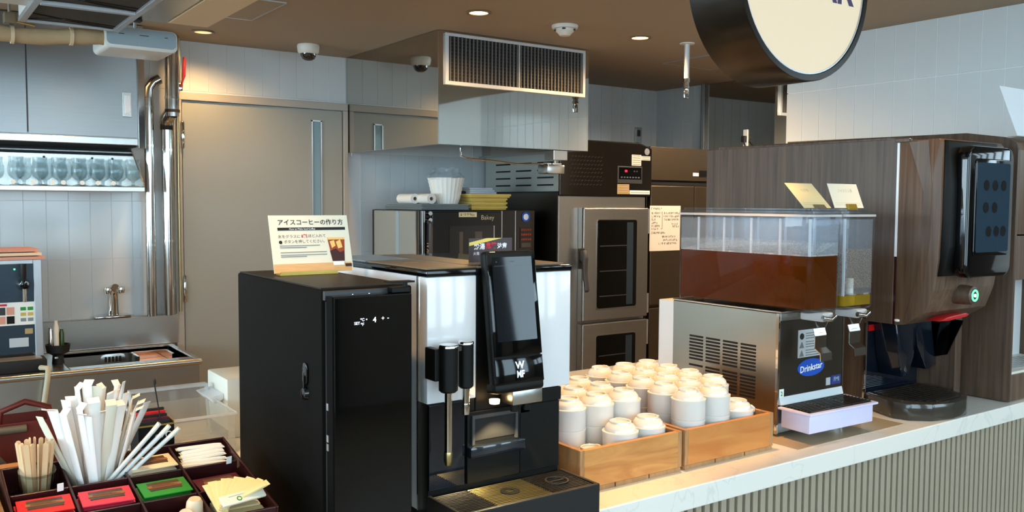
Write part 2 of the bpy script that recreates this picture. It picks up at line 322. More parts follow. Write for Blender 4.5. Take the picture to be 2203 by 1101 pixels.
for k, x0 in enumerate((-2.62, -1.02, .58, 2.18, 3.78)): struct('trim_%d' % (k+2), B().box(x0, x0+.44, -3.32, -3.12, 0, 3.6), 'hall_dark')  # dark unseen piers added to break up window reflections in the screens
wn = 0
for x0 in (-4, -2.4, -.8, .8, 2.4, 4.0):
    wn += 1; o = bpy.data.objects.new('window_%d' % wn, None); COL.objects.link(o); o.location = (x0, -3.35, .9); o['kind'] = 'structure'
    f = B(); f.box(x0, x0+.06, -3.4, -3.3, .9, 3.3).box(x0+1.55, x0+1.6, -3.4, -3.3, .9, 3.3).box(x0+.05, x0+1.55, -3.4, -3.3, .9, .96).box(x0+.05, x0+1.55, -3.4, -3.3, 3.24, 3.3)
    part('window_frame', f, 'dark_grey', o); part('pane', B().box(x0+.05, x0+1.55, -3.36, -3.35, .96, 3.24), 'window_pane', o)
def tile_mesh(w, h, t=.0025, g=.0016, e=.0010):
    """tile in the XZ plane, centred, its face towards -Y, with eased edges"""
    b = B(); bm = b.bm; W, H = w/2-g/2, h/2-g/2
    a = [bm.verts.new((sx*W, 0, sz*H)) for sx, sz in ((-1, -1), (1, -1), (1, 1), (-1, 1))]; c = [bm.verts.new((sx*(W-e), -t, sz*(H-e))) for sx, sz in ((-1, -1), (1, -1), (1, 1), (-1, 1))]
    bm.faces.new(c)
    for i in range(4): bm.faces.new((a[i], a[(i+1) % 4], c[(i+1) % 4], c[i]))
    bmesh.ops.recalc_face_normals(bm, faces=bm.faces[:]); return mesh_of(b, 'tile', 'tile')
PX, PZ = .1055, .312
zj = [.602, .914, 1.226, 1.538, 1.850, 2.162, 2.44]
tm = {h: tile_mesh(PX, h) for h in (PZ, 2.44-2.162)}
x = .359
while x < 5.04:
    for z0, z1 in zip(zj, zj[1:]):
        if x+PX > 1.31 and x < 2.37:
            if z1 < 2.165: continue
        if 2.40 < x < 3.30 and z1 > 2.0: continue       # behind the extractor hood
        if x > 3.40 and z1 < 1.9: continue              # behind the ovens
        if x < 1.0 and z1 > 2.2: continue               # behind the steel cabinet
        h = PZ if z1 < 2.4 else 2.44-2.162
        piece('tile', tm[h], wb, (x+PX/2, 5.2, (z0+z1)/2))
    x += PX
tmr = {h: tile_mesh(.1085, h, g=.0034) for h in (PZ, 2.44-2.162)}
y = 1.72
while y < 3.22:
    for z0, z1 in zip(zj[3:], zj[4:]):
        h = PZ if z1 < 2.4 else 2.44-2.162
        piece('tile', tmr[h], wr, (4.16, y+.054, (z0+z1)/2), (0, 0, R(-90)))
    y += .1085
y = 4.70
while y < 5.18:
    for z0, z1 in zip(zj[3:], zj[4:]): piece('tile', tm[PZ if z1 < 2.4 else 2.44-2.162], wc, (5.06, y+.053, (z0+z1)/2), (0, 0, R(-90)))
    y += PX
# door
d = bpy.data.objects.new('door_1', None); COL.objects.link(d); d.location = (1.86, 5.19, 0); d['kind'] = 'structure'
part('door_frame', B().box(1.315, 1.358, 5.155, 5.21, 0, 2.1055, .003).box(2.337, 2.366, 5.155, 5.21, 0, 2.1055, .003).box(1.315, 2.366, 5.155, 5.21, 2.106, 2.150, .003), 'door_frame', d)
leaf = part('door_leaf', B().box(1.364, 2.332, 5.170, 5.205, .01, 2.100, .002), 'door_paint', d)
vp = part('vision_panel', B().box(2.135, 2.188, 5.166, 5.1705, 1.30, 2.03), 'window_pane', d); part('vision_backing', B().box(2.138, 2.185, 5.1685, 5.1703, 1.303, 2.027), 'note_blue', vp)
part('vision_trim', B().box(2.128, 2.136, 5.163, 5.171, 1.29, 2.04).box(2.187, 2.195, 5.163, 5.171, 1.29, 2.04).box(2.128, 2.195, 5.163, 5.171, 2.03, 2.038), 'alu', vp)
for z in (1.91, 1.045): part('hinge', B().tube([(1.361, 5.150, z-.078), (1.361, 5.150, z-.07), (1.361, 5.150, z+.07), (1.361, 5.150, z+.078)], [.005, .011, .011, .005], 12), 'chrome', d, True)

# ================================================================== CEILING THINGS
def downlight(x, y, power, on=True, lab='', ang=70, col=(1, .58, .22), glow='lamp_warm_dim'):
    t = thing('downlight', lab, 'downlight', (x, y, 2.44), 'recessed ceiling downlights')
    part('trim_ring', B().lathe([(.046, -.001), (.058, -.001), (.060, -.004), (.058, -.007), (.046, -.007), (.044, -.003), (.046, -.001)], (x, y, 2.44)), 'lid_brown', t, True)
    part('lamp', B().lathe([(0, -.0012), (.045, -.0012), (.045, -.0035), (0, -.0045)], (x, y, 2.44)), glow if on else 'lid_brown', t, True)
    if power:
        l = bpy.data.lights.new('downlight_beam', 'SPOT'); l.energy = power; l.color = col; l.spot_size = R(ang); l.spot_blend = .7; l.shadow_soft_size = .045
        o = bpy.data.objects.new('downlight_beam', l); COL.objects.link(o); o.parent = t; o.location = (0, 0, -.02)
downlight(2.313, 3.578, 45, lab='glowing recessed ceiling downlight left of the smoke detector', ang=165, glow='lamp_warm')
downlight(3.359, 3.588, 60, lab='glowing recessed ceiling downlight right of the smoke detector', ang=165, glow='lamp_warm')
downlight(1.399, 4.862, 22, lab='recessed ceiling downlight above the grey door', glow='lamp_warm_dim', ang=155)
downlight(1.66, 1.62, 85, lab='recessed ceiling downlight above the crates of cups', ang=62, col=(1, .50, .15))
downlight(.30, 1.72, 56, lab='recessed ceiling downlight above the straws and tea sachets', ang=66)
downlight(1.0, 1.30, 16, lab='recessed ceiling downlight above the white coffee machine', ang=50)
downlight(2.45, 1.25, 22, lab='recessed ceiling downlight above the drinks dispenser', ang=60)
downlight(4.75, 3.6, 85, lab='recessed ceiling downlight hidden behind the round sign', ang=165, col=(1, .80, .58))  # added lamp, out of sight, lifting the dark far corner
downlight(.75, 4.55, 15, lab='recessed ceiling downlight above the steel sink', ang=100)

t = thing('dome_camera', 'white ceiling dome security camera above the grey door', 'camera', (2.003, 4.9, 2.44))
part('housing', B().lathe([(0, 0), (.060, 0), (.064, -.010), (.060, -.042), (.050, -.052), (0, -.052)], (2.003, 4.9, 2.44)), 'smoke_white', t, True)
part('lens_dome', B().lathe([(.046, -.050), (.044, -.066), (.034, -.082), (.018, -.090), (0, -.092)], (2.003, 4.9, 2.44)), 'dome_dark', t, True)
t = thing('smoke_detector', 'round white smoke detector on the ceiling between downlights', 'smoke detector', (2.834, 3.58, 2.44))
part('base', B().lathe([(0, 0), (.066, 0), (.068, -.006), (.064, -.018), (0, -.018)], (2.834, 3.58, 2.44)), 'smoke_white', t, True)
part('sensor', B().lathe([(.045, -.018), (.046, -.032), (.036, -.040), (.026, -.052), (0, -.054)], (2.834, 3.58, 2.44)), 'smoke_white', t, True)
for k in range(4): a = R(45+90*k); part('vent_slot', B().box(2.834+.046*math.cos(a)-.006, 2.834+.046*math.cos(a)+.006, 3.58+.046*math.sin(a)-.006, 3.58+.046*math.sin(a)+.006, 2.413, 2.420), 'dark_grey', t)
t = thing('sprinkler_pipe', 'thin white pipe with a metal nozzle hanging from the ceiling', 'pipe', (3.695, 3.563, 2.44))
part('flange', B().lathe([(0, 0), (.042, 0), (.042, -.005), (.018, -.006), (0, -.006)], (3.695, 3.563, 2.44)), 'smoke_white', t, True)
part('pipe', B().cyl((3.695, 3.563, 2.437), (3.695, 3.563, 2.235), .015), 'alu_white', t, True)
part('collar', B().lathe([(.015, 2.245), (.021, 2.243), (.021, 2.222), (.016, 2.220), (.016, 2.205), (.020, 2.203), (.020, 2.190), (.010, 2.185), (0, 2.185)], (3.695, 3.563, 0)), 'chrome', t, True)
nz = B().lathe([(0, 2.186), (.011, 2.186), (.009, 2.165), (.006, 2.160), (0, 2.158)], (3.695, 3.563, 0)).lathe([(0, 2.137), (.017, 2.137), (.017, 2.133), (0, 2.131)], (3.695, 3.563, 0))
for s in (-1, 1): nz.tube([(3.695+s*.014, 3.563, 2.186), (3.695+s*.017, 3.563, 2.160), (3.695+s*.013, 3.563, 2.135)], .0035, 8)
part('nozzle', nz, 'chrome', t, True)

# round illuminated sign drum
t = thing('round_sign', 'round black drum sign with a glowing cream face', 'sign', (1.868, 1.475, 2.44))
sx, sz, sr = 1.868, 2.098, .252
part('drum', B().lathe([(0, 1.56), (sr, 1.56), (sr, 1.404), (sr-.002, 1.4), (sr-.016, 1.4), (sr-.018, 1.412), (0, 1.412)], (sx, 0, sz), 'y', 72), 'sign_drum', t, True)
part('trim', B().lathe([(sr-.0175, 1.4115), (sr-.0175, 1.4025), (sr-.021, 1.4025), (sr-.021, 1.4115)], (sx, 0, sz), 'y', 72), 'alu', t, True)
part('glowing_face', B().lathe([(0, 1.4055), (sr-.021, 1.4055), (sr-.021, 1.4115), (0, 1.4115)], (sx, 0, sz), 'y', 72), 'sign_face', t, True)
text('BAR', .115, (2.060, 1.4052, 2.090), X_, Z_, 'ink_purple', t, 'RIGHT', bold=.003)
part('hanger', B().cyl((1.868, 1.475, 2.34), (1.868, 1.475, 2.44), .012), 'black_matte', t, True)

# ceiling-hung air conditioner, its pipe and the duct cover
t = thing('air_conditioner', 'ceiling-hung white air conditioner with dark filter grille underneath', 'air conditioner', (.5, 3.1, 2.44))
part('casing', B().box(-.5, 1.03, 2.2, 3.50, 2.205, 2.44, .012), 'ac_white', t, True)
part('steel_panel', B().box(.755, .862, 2.21, 3.47, 2.199, 2.206, .002), 'steel', t)
part('cream_panel', B().box(.872, 1.015, 2.21, 3.47, 2.199, 2.206, .002), 'ac_cream', t)
part('grille_box', B().box(.41, .75, 2.5, 3.72, 2.206, 2.26), 'ac_white', t)
g = part('grille_frame', B().box(.408, .432, 2.5, 3.725, 2.19, 2.206, .002).box(.728, .750, 2.5, 3.725, 2.19, 2.206, .002).box(.432, .728, 3.712, 3.725, 2.19, 2.206, .002).box(.432, .728, 3.33, 3.352, 2.186, 2.206, .002), 'alu', t)
for y0, y1 in ((2.9, 3.33), (3.352, 3.712)):
    f = part('filter', B().box(.432, .728, y0, y1, 2.2, 2.204), 'filter_dark', t)
    part('filter_wire', B().tube([(.435, y1-.02, 2.198), (.55, y1-.09, 2.198), (.725, y1-.05, 2.198)], .0022, 6).tube([(.435, y1-.14, 2.198), (.6, y1-.05, 2.198), (.725, y1-.01, 2.198)], .0022, 6), 'black_matte', f)
part('latch', B().box(.75, .775, 3.44, 3.475, 2.188, 2.198, .002), 'rubber', t)
pts = [(x, 3.84+.008*math.sin(x*17), 2.172+.012*math.sin(x*9+1)) for x in [-.3+.05*k for k in range(22)]]
t = thing('insulated_pipe', 'beige wrapped insulated pipe under the ceiling air conditioner', 'pipe', (.3, 3.84, 2.17))
part('wrapping', B().tube(pts, [.030+.002*math.sin(k*2.1) for k in range(22)], 14), 'foam_beige', t, True)
for k in (12, 14, 18): part('strap', B().tube([Vector(pts[k])-Vector((.006, 0, 0)), Vector(pts[k])+Vector((.006, 0, 0))], .0345, 14), 'ac_cream', t, True)
t = thing('pipe_hanger', 'small brass-lit pipe hanger bracket at the ceiling filter corner', 'bracket', (.40, 3.80, 2.24))
part('clamp', B().box(.37, .412, 3.795, 3.845, 2.195, 2.235, .004), 'lid_brown', t); part('bolt', B().tube([(.41, 3.79, 2.200), (.47, 3.79, 2.192)], .006, 8), 'grate_gold', t, True)  # gold bolt colour carries the orange light on the bracket
part('rod', B().cyl((.39, 3.82, 2.235), (.39, 3.82, 2.44), .005), 'chrome', t, True)
t = thing('duct_cover', 'white rounded duct cover with grey face beside the air conditioner', 'duct', (.85, 3.92, 2.18))
part('shell', B().rplate(.852, 2.185, .275, .085, .022, 3.80, 4.05, 6, .002), 'ac_white', t, True)
part('face', B().rplate(.852, 2.190, .262, .068, .018, 3.7965, 3.80, 6), 'ac_grey', t)
for x, w_ in ((.775, .02), (.86, .035), (.945, .012)): part('slot', B().box(x-w_/2, x+w_/2, 3.7955, 3.797, 2.198, 2.201), 'dark_grey', t)
part('hanging_rod', B().cyl((.852, 3.92, 2.22), (.852, 3.92, 2.44), .006), 'alu', t, True)

# ================================================================== HOODS
def vent(t, x0, x1, z0, z1, y, n):
    fr = part('vent_frame', B().box(x0, x1, y-.014, y, z1-.016, z1, .002).box(x0, x1, y-.014, y, z0, z0+.020, .002).box(x0, x0+.018, y-.014, y, z0+.02, z1-.016).box(x1-.018, x1, y-.014, y, z0+.02, z1-.016), 'alu_white', t)
    part('vent_back', B().box(x0+.018, x1-.018, y-.003, y, z0+.02, z1-.016), 'vent_back', t)
    L = root(t).location; me = mesh_of(B().box(-.0035, .0035, -.009, 0, -(z1-z0-.036)/2, (z1-z0-.036)/2), 'slat', 'vent_slat')
    for k in range(n): piece('slat', me, t, Vector((x0+.018+(x1-x0-.036)*(k+.5)/n, y-.003, (z0+.02+z1-.016)/2))-L)
    part('vent_mullion', B().box((x0+x1)/2-.003, (x0+x1)/2+.003, y-.013, y-.003, z0+.02, z1-.016), 'alu_white', t)
    hb = B(); nh = 13
    for k in range(nh): zz = z0+.02+(z1-z0-.036)*(k+.5)/nh; hb.box(x0+.018, x1-.018, y-.0045, y-.003, zz-.0018, zz+.0018)
    o = part('cross_blades', hb, 'dark_grey', t); o['kind'] = 'stuff'
def hood(t, x0, x1, y0, y1, z0, z1=2.438):
    part('side_panel', B().box(x0, x0+.003, y0, y1, z0, z1), 'steel_mirror', t); part('side_panel', B().box(x1-.003, x1, y0, y1, z0, z1), 'steel_mirror', t)
    part('front_panel', B().box(x0+.003, x1-.003, y0, y0+.003, z0, z1), 'steel_mirror', t)
    part('corner_strip', B().box(x0-.002, x0+.004, y0-.002, y0+.004, z0, z1), 'chrome', t)
    part('rim', B().box(x0+.003, x1-.003, y0+.003, y0+.03, z0, z0+.012).box(x0+.003, x0+.03, y0+.03, y1, z0, z0+.012).box(x1-.03, x1-.003, y0+.03, y1, z0, z0+.012), 'steel', t)
    part('inner_lining', B().box(x0+.003, x1-.003, y0+.003, y1, z1-.35, z1-.34), 'hood_inside', t)
t = thing('extractor_hood', 'large mirror-finish steel extractor hood with louvred air vent, centre', 'hood', (2.88, 4.6, 2.44))
hood(t, 2.371, 3.392, 4.056, 5.195, 1.848); vent(t, 2.41, 3.356, 2.159, 2.428, 4.056, 38)
for k in range(3): part('grease_filter', B().box(2.44+.3*k, 2.72+.3*k, 4.45, 4.75, 1.93, 1.95, .004), 'steel_dark', t)
part('drip_cup', B().box(2.373, 2.383, 5.12, 5.13, 1.825, 1.848, .001), 'alu', t)
t = thing('side_extractor_hood', 'mirror-finish steel hood in the far corner behind the round sign', 'hood', (5.4, 4.4, 2.44))
hood(t, 5.052, 5.84, 4.03, 4.695, 1.80); vent(t, 5.095, 5.65, 2.16, 2.42, 4.03, 24)
part('edge_post', B().box(5.030, 5.055, 4.66, 4.70, 1.80, 2.438, .002), 'steel_dark', t); part('edge_trim', B().box(5.026, 5.031, 4.662, 4.69, 1.80, 2.438), 'alu', t)
t = thing('wall_socket', 'white wall socket with a black plug and cord on the steel hood', 'socket', (5.05, 4.28, 1.99))
part('plate', B().box(5.044, 5.052, 4.262, 4.300, 1.93, 2.075, .002), 'outlet_white', t); part('plug', B().box(5.015, 5.044, 4.262, 4.296, 1.985, 2.03, .006), 'rubber', t, True)
part('cord', B().tube([(5.02, 4.275, 1.99), (5.0, 4.24, 1.95), (4.99, 4.20, 1.92), (4.98, 4.17, 1.90)], .006, 8), 'rubber', t, True)
t = thing('wall_switch', 'steel switch plate on the tiled wall above the black oven control box', 'switch', (4.854, 5.19, 2.08))
part('plate', B().box(4.82, 4.888, 5.183, 5.194, 2.02, 2.14, .002), 'steel', t); part('rocker', B().box(4.84, 4.868, 5.178, 5.184, 2.07, 2.12, .002), 'dark_grey', t)
# lamp cable and small box under the hood
t = thing('hanging_heat_sensor', 'small steel box with white cable hanging below the extractor hood', 'sensor box', (3.19, 4.15, 1.75))
part('box', B().box(3.13, 3.255, 4.10, 4.20, 1.712, 1.765, .006), 'steel', t, True); part('service_box', B().box(3.15, 3.25, 4.07, 4.16, 1.79, 1.846, .002), 'steel', t); part('bracket', B().box(3.20, 3.212, 4.13, 4.14, 1.765, 1.79).box(3.14, 3.27, 4.15, 4.16, 1.768, 1.776), 'chrome', t)
part('cable', B().tube([(2.60, 4.20, 1.846), (2.60, 4.20, 1.80), (2.63, 4.18, 1.785), (2.78, 4.16, 1.776), (2.95, 4.15, 1.762), (3.05, 4.15, 1.766), (3.16, 4.15, 1.77)], .005, 8), 'chrome', t, True)

# ================================================================== BACK KITCHEN
t = thing('kitchen_table', 'steel kitchen table under the compact oven', 'table', (2.9, 4.78, 0))
part('top', B().box(2.39, 3.36, 4.40, 5.17, .915, .95, .004), 'steel_h', t)
for x, y in ((2.42, 4.44), (3.32, 4.44), (2.42, 5.13), (3.32, 5.13)): part('leg', B().box(x-.02, x+.02, y-.02, y+.02, 0, .915), 'steel', t)
part('lower_shelf', B().box(2.41, 3.34, 4.43, 5.15, .2, .22), 'steel_h', t)
# compact oven
t = thing('compact_oven', 'black and steel countertop bakery oven with red-lettered keypad', 'oven', (2.89, 4.75, .95))
part('body', B().box(2.487, 3.296, 4.475, 5.04, .965, 1.497, .004), 'steel_dark', t)
part('side_panel', B().box(2.481, 2.488, 4.50, 5.03, .98, 1.49), 'door_paint', t); part('side_strip', B().box(2.479, 2.482, 4.70, 4.74, .98, 1.49), 'note_blue', t); part('rear_edge', B().box(2.476, 2.488, 5.03, 5.045, .965, 1.495), 'dark_grey', t)
for x in (2.55, 3.22):
    for y in (4.53, 4.99): part('foot', B().cyl((x, y, .95), (x, y, .966), .018), 'rubber', t)
part('front_face', B().box(2.487, 3.296, 4.45, 4.475, .965, 1.497, .003), 'black_gloss', t)
part('edge_strip', B().box(2.492, 2.500, 4.444, 4.45, .97, 1.492).box(2.506, 2.512, 4.446, 4.45, .97, 1.492), 'chrome', t)
dr = part('door', B().box(2.56, 3.035, 4.442, 4.45, .98, 1.485, .002), 'black_gloss', t)
part('window', B().box(2.673, 2.983, 4.439, 4.4425, 1.05, 1.404), 'screen_dark', dr); part('window_bar', B().box(2.983, 2.988, 4.4385, 4.4425, 1.05, 1.404), 'alu', dr); part('inner_rack', B().box(2.74, 2.765, 4.4383, 4.4392, 1.06, 1.37).box(2.85, 2.90, 4.4383, 4.4392, 1.2, 1.37), 'dark_grey', dr)
part('handle', B().tube([(2.533, 4.44, 1.03), (2.533, 4.415, 1.04), (2.533, 4.415, 1.42), (2.533, 4.44, 1.43)], .012, 10), 'dark_grey', t, True)
for z in (1.478, 1.440): part('knob', B().lathe([(0, 4.43), (.012, 4.43), (.014, 4.44), (.014, 4.45)], (2.541, 0, z), 'y', 16), 'chrome', t, True)
for x in (3.045, 3.146): part('divider', B().box(x, x+.005, 4.446, 4.45, .97, 1.492), 'alu', t)
kp = part('keypad', B().box(3.185, 3.275, 4.4465, 4.45, 1.26, 1.39), 'oven_black', t)
for r_ in range(3):
    for c_ in range(5): part('key', B().box(3.192+.016*c_, 3.204+.016*c_, 4.4455, 4.4468, 1.370-.03*r_, 1.382-.03*r_), 'red_brown', kp)
part('status_panel', B().box(3.195, 3.265, 4.4455, 4.4468, 1.268, 1.295), 'dark_grey', kp)
part('round_sticker', B().lathe([(0, 4.4455), (.032, 4.4455), (.032, 4.4475), (0, 4.4475)], (3.228, 0, 1.455), 'y', 24), 'ink_blue', t); part('sticker_emblem', B().lathe([(0, 4.4445), (.013, 4.4445), (.020, 4.4455)], (3.228, 0, 1.455), 'y', 12), 'ink_white', t)
part('yellow_tag', B().box(2.738, 2.862, 4.4405, 4.4425, 1.456, 1.484), 'paper_cream', t); 
text('Bakey', .040, (2.94, 4.4418, 1.452), X_, Z_, 'ink_light', dr)
text('NIKAI', .034, (2.541, 4.4498, 1.265), Z_, (-1, 0, 0), 'ink_light', t)
# stacks on the compact oven
def tray(x0, x1, y0, y1, z, h, mat, name, lab, grp):
    tr = thing(name, lab, 'tray', ((x0+x1)/2, (y0+y1)/2, z), grp)
    part('base', B().box(x0+.006, x1-.006, y0+.006, y1-.006, z, z+h*.45, .002), mat, tr); part('rim', B().box(x0, x1, y0, y0+.008, z+h*.4, z+h*.92, .001).box(x0, x1, y1-.008, y1, z+h*.4, z+h*.92, .001).box(x0, x0+.008, y0+.008, y1-.008, z+h*.4, z+h*.92, .001).box(x1-.008, x1, y0+.008, y1-.008, z+h*.4, z+h*.92, .001), mat, tr)
for k, (dx, lab) in enumerate(((0, 'bottom grey tray of the stack on the compact oven'), (.006, 'second lowest grey tray on the compact oven'), (-.003, 'second highest grey tray on the compact oven'), (.002, 'top grey tray under the coffee filters and paper rolls'))):
    tray(2.51+dx, 2.835+dx, 4.48, 4.95, 1.498+.0085*k, .0085, 'grey_tray', 'serving_tray', lab, 'grey trays on the compact oven')
for k, (e_, lab) in enumerate(((0, 'bottom yellow tray of the stack on the compact oven'), (0, 'second yellow tray from the bottom of its stack'), (0, 'third yellow tray from the bottom of its stack'), (.016, 'wider top yellow tray under the folded cloths'))):
    tray(2.862-e_, 3.125+e_, 4.50-e_, 4.86+e_, 1.498+.0245*k, .0245, 'yellow_plastic', 'yellow_tray', lab, 'yellow trays on the compact oven')
t = thing('folded_cloth', 'folded white kitchen cloths on the yellow trays', 'cloth', (2.99, 4.68, 1.595))
for k in range(3): part('fold', B().box(2.90+.006*k, 3.10-.008*k, 4.58+.01*k, 4.80, 1.5945+.013*k, 1.608+.013*k, .005), 'cloth_white', t, True)
solid('dark_cloth', B().box(2.86, 2.90, 4.62, 4.74, 1.5945, 1.612, .006), 'black_matte', 'small dark cloth beside the folded white cloths', 'cloth', (2.88, 4.68, 1.5945), True)
t = thing('coffee_filters', 'bagged stack of white fluted coffee filters on the grey trays', 'coffee filters', (2.745, 4.60, 1.5325))
for k in range(6):
    z = 1.5325+.022*k; r0, r1 = .070+.005*k, .086+.005*k
    part('filter', B().lathe([(0, z), (r0, z), (r1, z+.045), (r1-.003, z+.045), (r0-.003, z+.003), (0, z+.003)], (2.745, 4.60, 0), 'z', 72, (24, .02)), 'paper_white', t, True)
rb = random.Random(3); bag = B(); ring = []
for k in range(4):
    z = 1.68+.022*k; r_ = (.112, .10, .075, .085)[k]
    ring.append([bag.bm.verts.new((2.745+r_*(1+.18*rb.uniform(-1, 1))*math.cos(a), 4.60+r_*(1+.18*rb.uniform(-1, 1))*math.sin(a), z+.008*rb.uniform(-1, 1))) for a in [2*math.pi*i/22 for i in range(22)]])
for A, C in zip(ring, ring[1:]):
    for i in range(22): bag.bm.faces.new((A[i], A[(i+1) % 22], C[(i+1) % 22], C[i]))
part('plastic_bag', bag, 'bag_film', t)
for (x, y, lab) in ((2.605, 4.62, 'white paper roll lying nearest the coffee filters'), (2.562, 4.74, 'white paper roll lying behind the other roll')):
    t = thing('paper_roll', lab, 'paper roll', (x, y, 1.5325), 'paper rolls on the grey trays')
    part('roll', B().lathe([(.012, -.09), (.030, -.09), (.030, .09), (.012, .09), (.012, -.09)], (x, y, 1.5625), 'y', 24), 'paper_white', t, True)
    part('core', B().lathe([(.0095, -.088), (.0118, -.088), (.0118, .088), (.0095, .088), (.0095, -.088)], (x, y, 1.5625), 'y', 20), 'sticker_tan', t, True)
# tall steam oven
t = thing('steam_oven', 'tall steel combi oven with glazed doors and black control box', 'oven', (3.75, 4.75, 0))
part('body', B().box(3.405, 4.135, 4.345, 5.17, .10, 1.588, .003), 'oven_steel', t)
for x in (3.43, 4.08):
    for y in (4.40, 5.10): part('foot', B().cyl((x, y, 0), (x, y, .10), .025), 'dark_grey', t)
part('side_panel', B().box(3.397, 3.405, 4.35, 5.16, 1.615, 1.935), 'door_paint', t)
sl = mesh_of(B().box(-.001, .001, -.085, .085, -.005, .005), 'vent_slot', 'slot_dark')
for r_ in range(4):
    for c_ in range(3): piece('vent_slot', sl, t, Vector((3.3968, 4.475+.235*c_, 1.655+.047*r_))-t.location)
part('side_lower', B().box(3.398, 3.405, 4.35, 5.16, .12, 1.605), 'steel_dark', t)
cb = part('control_box', B().prism([(3.406, 1.59), (4.182, 1.59), (4.182, 1.905), (4.07, 1.937), (3.406, 1.937)], 'y', 4.335, 5.15, .004), 'oven_black', t)
part('top_panel', B().prism([(3.41, 1.9375), (4.07, 1.9375), (4.18, 1.907), (4.18, 1.910), (4.07, 1.941), (3.41, 1.941)], 'y', 4.34, 5.14), 'black_matte', cb)
vm = mesh_of(B().box(-.010, .010, -.001, .001, -.003, .003), 'vent_hole', 'slot_dark')
for r_ in range(8):
    for c_ in range(10): piece('vent_hole', vm, cb, Vector((3.49+.027*c_+.010*(r_ % 2), 4.3345, 1.66+.025*r_))-t.location, (0, R(-20), 0))
dp = part('display_panel', B().box(3.875, 4.091, 4.329, 4.336, 1.672, 1.784, .002), 'dark_grey', t)
part('display', B().box(3.885, 4.081, 4.3275, 4.3295, 1.70, 1.776), 'black_gloss', dp); text('88', .022, (3.945, 4.3275, 1.752), X_, Z_, 'led_red', dp)
text('88 : 88', .013, (4.03, 4.3275, 1.752), X_, Z_, 'led_dim', dp)
for k in range(7): part('button', B().box(3.90+.025*k, 3.915+.025*k, 4.3265, 4.328, 1.708, 1.716), 'led_dim', dp)
for (x0, x1, z0, z1, m_) in ((4.0, 4.084, 1.79, 1.862, 'paper_note'), (4.086, 4.165, 1.828, 1.855, 'paper_note'), (3.877, 3.98, 1.603, 1.667, 'sticker_tan'), (3.985, 4.165, 1.603, 1.628, 'paper_white')):
    s_ = part('sticker', B().box(x0, x1, 4.3335, 4.3355, z0, z1), m_, t)
    n = max(1, int((z1-z0)/.013))
    for k in range(n): part('print_line', B().box(x0+.008, x1-.008, 4.3328, 4.3336, z0+(k+.4)*(z1-z0)/n, z0+(k+.4)*(z1-z0)/n+.0035), 'ink_grey', s_)
part('round_badge', B().lathe([(0, 4.332), (.022, 4.332), (.022, 4.336)], (4.135, 0, 1.885), 'y', 20), 'alu', cb)
for (z0, z1, w0, w1) in ((.795, 1.513, .865, 1.44), (.13, .775, .20, .70)):
    dr = part('door', B().box(3.572, 4.125, 4.30, 4.343, z0, z1, .006), 'oven_steel', t)
    part('window_gasket', B().rplate(3.85, (w0+w1)/2, .345, w1-w0, .018, 4.2965, 4.302), 'chrome', dr, True)
    part('window', B().rplate(3.85, (w0+w1)/2, .335, w1-w0-.01, .016, 4.294, 4.2975), 'black_glass', dr)
    part('inner_rack', B().box(3.93, 3.985, 4.2925, 4.2942, w0+.02, w1-.02), 'server_blue', dr)
    for k in range(3): part('shelf_edge', B().box(3.70, 3.93, 4.2925, 4.2942, w0+.08+(w1-w0)*.28*k, w0+.086+(w1-w0)*.28*k), 'dark_grey', dr)
    part('hinge_bar', B().box(4.128, 4.142, 4.305, 4.335, z1-.17, z1-.005), 'alu', dr); part('hinge_bar', B().box(4.128, 4.142, 4.305, 4.335, z0+.02, z0+.15), 'alu', dr)
    part('door_edge', B().box(3.560, 3.572, 4.305, 4.343, z0, z1), 'chrome', dr)
h = part('door_handle', B().prism([(4.302, 1.24), (4.26, 1.25), (4.245, 1.20), (4.25, 1.10), (4.23, 1.0), (4.243, .985), (4.27, 1.09), (4.27, 1.17), (4.302, 1.19)], 'x', 3.535, 3.565, .004), 'dark_grey', t, True)
part('handle_base', B().box(3.525, 3.575, 4.295, 4.30, 1.13, 1.26, .004), 'black_matte', t)
# upright fridge
t = thing('upright_fridge', 'tall brownish stainless steel fridge with a handwritten note', 'fridge', (4.6, 4.75, 0))
part('body', B().box(4.19, 5.03, 4.39, 5.15, .08, 1.925, .003), 'fridge_steel', t)
part('header', B().box(4.19, 5.03, 4.36, 4.39, 1.70, 1.925, .003), 'fridge_steel', t); part('shadow_gap', B().box(4.195, 5.025, 4.375, 4.39, 1.668, 1.70), 'slot_dark', t)
part('badge', B().box(4.60, 4.655, 4.357, 4.361, 1.735, 1.758), 'paper_white', t); part('control', B().box(4.665, 4.74, 4.357, 4.361, 1.73, 1.775), 'black_gloss', t)
for x0, x1 in ((4.195, 4.61), (4.615, 5.025)):
    for z0, z1 in ((.855, 1.665), (.12, .835)):
        dr = part('door', B().box(x0, x1, 4.352, 4.388, z0, z1, .006), 'fridge_steel', t)
        hx = x1-.05 if x0 < 4.5 else x0+.02
        part('handle', B().box(hx, hx+.03, 4.347, 4.353, z0+.08 if z0 > .5 else z1-.35, z0+.35 if z0 > .5 else z1-.08, .004), 'black_matte', dr)
for x in (4.25, 4.97):
    for y in (4.45, 5.1): part('foot', B().cyl((x, y, 0), (x, y, .08), .02), 'dark_grey', t)
t = thing('handwritten_note', 'large handwritten cream paper note stuck on the steel fridge', 'note', (4.33, 4.35, 1.37))
part('sheet', B().box(4.185, 4.475, 4.3496, 4.3514, 1.222, 1.528), 'paper_note', t)
